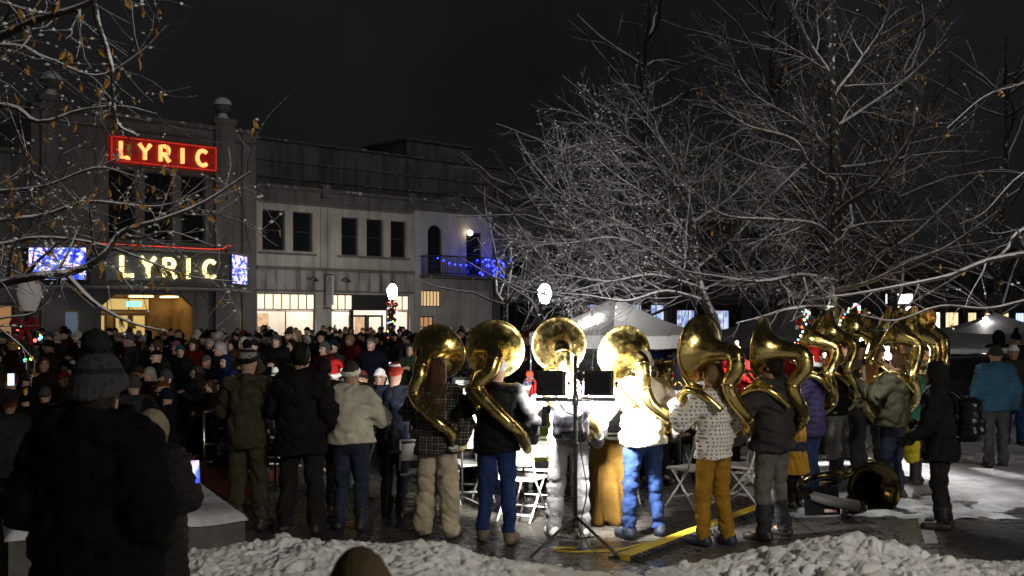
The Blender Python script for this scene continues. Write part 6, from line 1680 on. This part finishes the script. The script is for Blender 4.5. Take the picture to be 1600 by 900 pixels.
def add_spectator(px, d, h=None, coat=None, hat=None, pi=None, label=None, yaw=None):
    global ncrowd
    for _ in range(60):
        k = rng.randrange(len(protos)) if pi is None else pi
        o, kind, words = protos[k]
        cn = coat or rng.choices([c[0] for c in COATS], [c[2] for c in COATS])[0]
        hn = hat or (rng.choice(HAIRS)[0] if kind in ('hair', 'longhair') else cn if kind == 'hood' else rng.choices(HATS, [6, 6, 3, 1.2, 1.5, 4, 4, 1, .8, 4])[0][0])
        kid = h is not None and h < 1.4
        lab = label or '%s, %s coat, %s %s, %s, %s' % ('child' if kid else 'person', cn, hn, HATW[kind], words, region(px, d))
        if lab not in used: break
    used.add(lab)
    loc = Vector((at(px, 498, d).x, d, 0))
    c = copy_tree(o)
    c['label'] = lab; ncrowd += 1
    face = math.atan2(-(loc.x - 0.5), (13 - loc.y)) if yaw is None else R(yaw)
    c.location = loc; c.rotation_euler = (0, 0, face + (R(rng.gauss(0, 22)) if yaw is None else 0))
    s = (h or rng.gauss(1.70, .075)) / 1.75
    c.scale = (s * rng.uniform(.95, 1.08), s * rng.uniform(.95, 1.08), s)
    c.material_slots[0].link = 'OBJECT'; c.material_slots[0].material = rng.choices([SKIN, SKIN_PALE, SKIN_DARK], [5, 5, 1])[0]
    for ch in c.children:
        n = ch.name.split('.')[0]
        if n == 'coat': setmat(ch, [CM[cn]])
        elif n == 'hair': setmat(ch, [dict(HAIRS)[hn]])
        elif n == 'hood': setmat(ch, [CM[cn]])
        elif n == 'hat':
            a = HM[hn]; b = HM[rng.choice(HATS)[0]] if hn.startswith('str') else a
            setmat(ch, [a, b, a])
            for g in ch.children: setmat(g, [rng.choice([HM['white'], a, HM['grey'], HM['brown']])])
        elif n == 'trousers': setmat(ch, [rng.choice([BLACK, DENIMD, CHAR, NAVY])])
    return c
# a few that stand out
add_spectator(352, 17.5, 1.52, 'blue', 'navy', 3, 'person in vivid blue jacket and hood at the front of the dark crowd', 150)
sp = add_spectator(304, 17.0, 1.30, 'black', 'black', 0, 'child in black wearing a necklace of coloured lights', 175)
for k, cc in enumerate(((.2, 1, .4), (1, .7, .1), (1, .1, .05), (1, .05, .03), (.15, .25, 1), (1, .6, .1))):
    mb = MB(); a = k / 5 * PI; mb.ball((-.11 + .22 * k / 5, .21 + .02 * math.sin(a), 1.36 - .22 * math.sin(a)), .018, 8); mb.build('bulb', [glow('necklace_bulb', cc, 4)], sp)
add_spectator(281, 20, 1.62, 'black', 'teal', 0, 'person in black coat and bright teal beanie in the left crowd', 200)
add_spectator(245, 19, 1.58, 'charcoal', 'white', 1, 'pale faced person in white pompom hat in the left crowd', 170)
add_spectator(322, 17.8, 1.5, 'black', 'grey', 0, 'person in black coat and grey beanie turned to the band by the blue jacket', 230)
add_spectator(68, 16, 1.55, 'brown', 'brown', 5, 'person with long brown hair near the fairy light post', 215)
add_spectator(70, 13.0, 1.28, 'charcoal', 'grey', 0, 'person in grey beanie seen from behind at the lower left', 10)
add_spectator(40, 12.6, 1.25, 'black', 'black', 6, 'person in dark earflap hat seen from behind at the lower left', 0)
add_spectator(15, 11.5, 1.28, 'grey', 'striped dark', 0, 'person in grey coat and dark beanie cut by the left edge', 20)
add_spectator(100, 14.0, 1.42, 'maroon', 'red', 1, 'person in maroon coat and red pompom hat beside the big dark figure', 215)
spots = [(px, d) for px, d in ((352, 17.5), (304, 17), (281, 20), (245, 19), (322, 17.8), (68, 16), (70, 13), (40, 12.6), (15, 11.5), (100, 14))]
xy = [(at(px, 498, d).x, d) for px, d in spots]
tries = 0
for _ in range(400):
    if ncrowd >= 30: break
    px, d = rng.uniform(-25, 270), rng.uniform(11.5, 17)
    x = at(px, 498, d).x
    if any((x - a) ** 2 + (d - b) ** 2 < .36 ** 2 for a, b in xy): continue
    xy.append((x, d)); add_spectator(px, d, rng.uniform(1.18, 1.5))
while ncrowd < 278 and tries < 9000:
    tries += 1
    px = rng.uniform(-30, 760) if rng.random() < .82 else rng.uniform(760, 1060)
    lo = 15.5 if px < 365 else 19.5
    hi = facade_d(px) - 2.2
    if px > 760: lo, hi = 24, 40
    d = lo + (hi - lo) * rng.random() ** 1.25
    x = at(px, 498, d).x
    if any((x - a) ** 2 + (d - b) ** 2 < (.42 if d < 26 else .55) ** 2 for a, b in xy): continue
    if abs(x - p1.x) < .5 and abs(d - 46) < .6 or abs(x - p2.x) < .5 and abs(d - 36) < .6: continue
    xy.append((x, d))
    near = px < 365 and d < 19
    add_spectator(px, d, rng.uniform(1.05, 1.4) if (near and rng.random() < .75) else None)
def drop(o):
    for c in list(o.children): drop(c)
    bpy.data.objects.remove(o)
for o, _, _ in protos: drop(o)
# phones held up
for i, (px, py, d, lab) in enumerate(((262, 602, 18, 'glowing phone held in the left crowd'), (494, 663 - 100, 21, 'glowing phone held up behind the cream sweater'), (17, 593, 12, 'bright phone light at the lower left'), (610, 572, 19, 'blue glowing phone in the crowd left of the big tubas'))):
    t = thing('phone', lab, 'phone', at(px, py, d), R(180 + 15 * i)); mb = MB(); mb.box((-.037, -.004, -.07), (.037, .004, .07)); mb.build('case', [DKMET], t)
    mb = MB(); mb.box((-.033, -.0062, -.064), (.033, -.0045, .064)); mb.box((-.033, .0045, -.064), (.033, .0062, .064)); mb.build('screen', [glow('phone_glow', (.6, .75, 1), 2.2)], t)

# ------------------------------------------------------------------ second floodlight, behind the right hand players
c = Vector((at(1381, 498, 16.6).x, 16.6, 0)); hz = CAMH - 52 / FPX * 16.6
t = thing('work_light', 'small glaring floodlight on a stand behind the right hand tubas', 'work light', c)
mb = MB(); mb.tube([(0, 0, .2), (0, 0, hz)], .016, 8); mb.build('pole', [DKMET], t, True)
for a in (30, 150, 270): mb = MB(); mb.tube([(0, 0, .3), (.4 * math.cos(R(a)), .4 * math.sin(R(a)), .012)], .012, 6); mb.build('leg', [DKMET], t, True)
mb = MB(); mb.box((-.1, .0, hz - .09), (.1, .07, hz + .09)); hd = mb.build('lamp_head', [DKMET], t)
mb = MB(); mb.box((-.09, -.006, hz - .08), (.09, -.001, hz + .08)); mb.build('lens', [glow('flood_lens_rear', (1, .97, .95), 160)], hd)

def area(name, loc, direction, w, h, power, col=(1, .96, .9), spread=150):
    L = bpy.data.lights.new(name, 'AREA'); L.shape = 'RECTANGLE'; L.size, L.size_y = w, h; L.energy = power; L.color = col; L.spread = R(spread)
    o = bpy.data.objects.new(name, L); COL.objects.link(o); o.location = loc
    o.rotation_euler = Vector(direction).to_track_quat('-Z', 'Y').to_euler(); return o
for i, (p, dr) in enumerate(FL):
    area('flood_light', p, dr, .22, .18, FLOOD, spread=132)
area('flood_light', c + Vector((0, -.03, hz)), (-.35, -1, -.25), .16, .14, REAR)

mb = MB(); mb.box((-.28, -.04, hz - .02), (-.12, .06, hz + .14)); mb.box((-.12, 0, hz + .03), (-.1, .03, hz + .06)); hd = mb.build('lamp_head', [DKMET], t)
mb = MB(); mb.box((-.286, -.03, hz), (-.281, .05, hz + .12)); mb.build('lens', [glow('flood_lens_side', (1, .97, .95), 60)], hd)
area('flood_light', c + Vector((-.31, .01, hz + .06)), (-1, .12, -.02), .08, .12, SIDE, spread=140)
# tall street lamp on the lawn behind the viewer
t = thing('street_lamp', 'tall street lamp on the snowy lawn behind the viewer', 'street lamp', (6.0, -1.6, .4))
mb = MB(); mb.lathe([(.13, 0), (.12, .5), (.08, .6), (.06, 4.6)], 12); mb.build('pole', [DKMET], t, True)
mb = MB(); mb.tube(catmull([(0, 0, 4.5), (0, .3, 4.85), (0, .8, 4.9)], 5), .04, 8); mb.build('arm', [DKMET], t, True)
mb = MB(); mb.box((-.14, .7, 4.84), (.14, 1.3, 4.96)); hd = mb.build('lamp_head', [DKMET], t)
mb = MB(); mb.box((-.11, .75, 4.822), (.11, 1.25, 4.836)); mb.build('lens', [glow('street_lens', (1, .9, .75), 40)], hd)
area('street_light', (6.0, -.6, 5.18), (-.35, .9, -.6), .22, .5, LAMP, (1, .90, .76), 175)

# ------------------------------------------------------------------ sky, town glow, camera
w = bpy.data.worlds.new('World'); sc.world = w; w.use_nodes = True
nt = w.node_tree; bg = nt.nodes['Background']
tc = nt.nodes.new('ShaderNodeTexCoord'); n = nt.nodes.new('ShaderNodeTexNoise'); n.inputs['Scale'].default_value = 2.2; n.inputs['Detail'].default_value = 4
nt.links.new(tc.outputs['Generated'], n.inputs['Vector'])
r = ramp(nt, n.outputs['Fac'], [(.3, (.5, .49, .56)), (.7, (1.15, 1.12, 1.2))])
nt.links.new(r.outputs['Color'], bg.inputs['Color']); bg.inputs['Strength'].default_value = SKY
S = bpy.data.lights.new('town_glow', 'SUN'); S.energy = SUN; S.angle = R(18); S.color = (1, .95, .86)
so = bpy.data.objects.new('town_glow', S); COL.objects.link(so)
so.rotation_euler = Vector((-.40, .80, -.45)).to_track_quat('-Z', 'Y').to_euler()
so.location = (8, -12, 9)

cam = bpy.data.cameras.new('camera'); co = bpy.data.objects.new('camera', cam); COL.objects.link(co)
co.location = (0, 0, CAMH); co.rotation_euler = (R(90), 0, 0)
cam.sensor_width = 36; cam.lens = 36 * FPX / 1600; cam.shift_y = (HOR - 450) / 1600
cam.clip_start = .05; cam.clip_end = 2000
cam.dof.use_dof = True; cam.dof.focus_distance = 11; cam.dof.aperture_fstop = 4.5
sc.camera = co
sc.view_settings.view_transform = 'Standard'; sc.view_settings.look = 'None'; sc.view_settings.gamma = 1; sc.view_settings.exposure = EXPO
sc.cycles.use_denoising = True
sc.cycles.max_bounces = 6; sc.cycles.diffuse_bounces = 2; sc.cycles.glossy_bounces = 4; sc.cycles.transparent_max_bounces = 6
sc.cycles.sample_clamp_indirect = 6
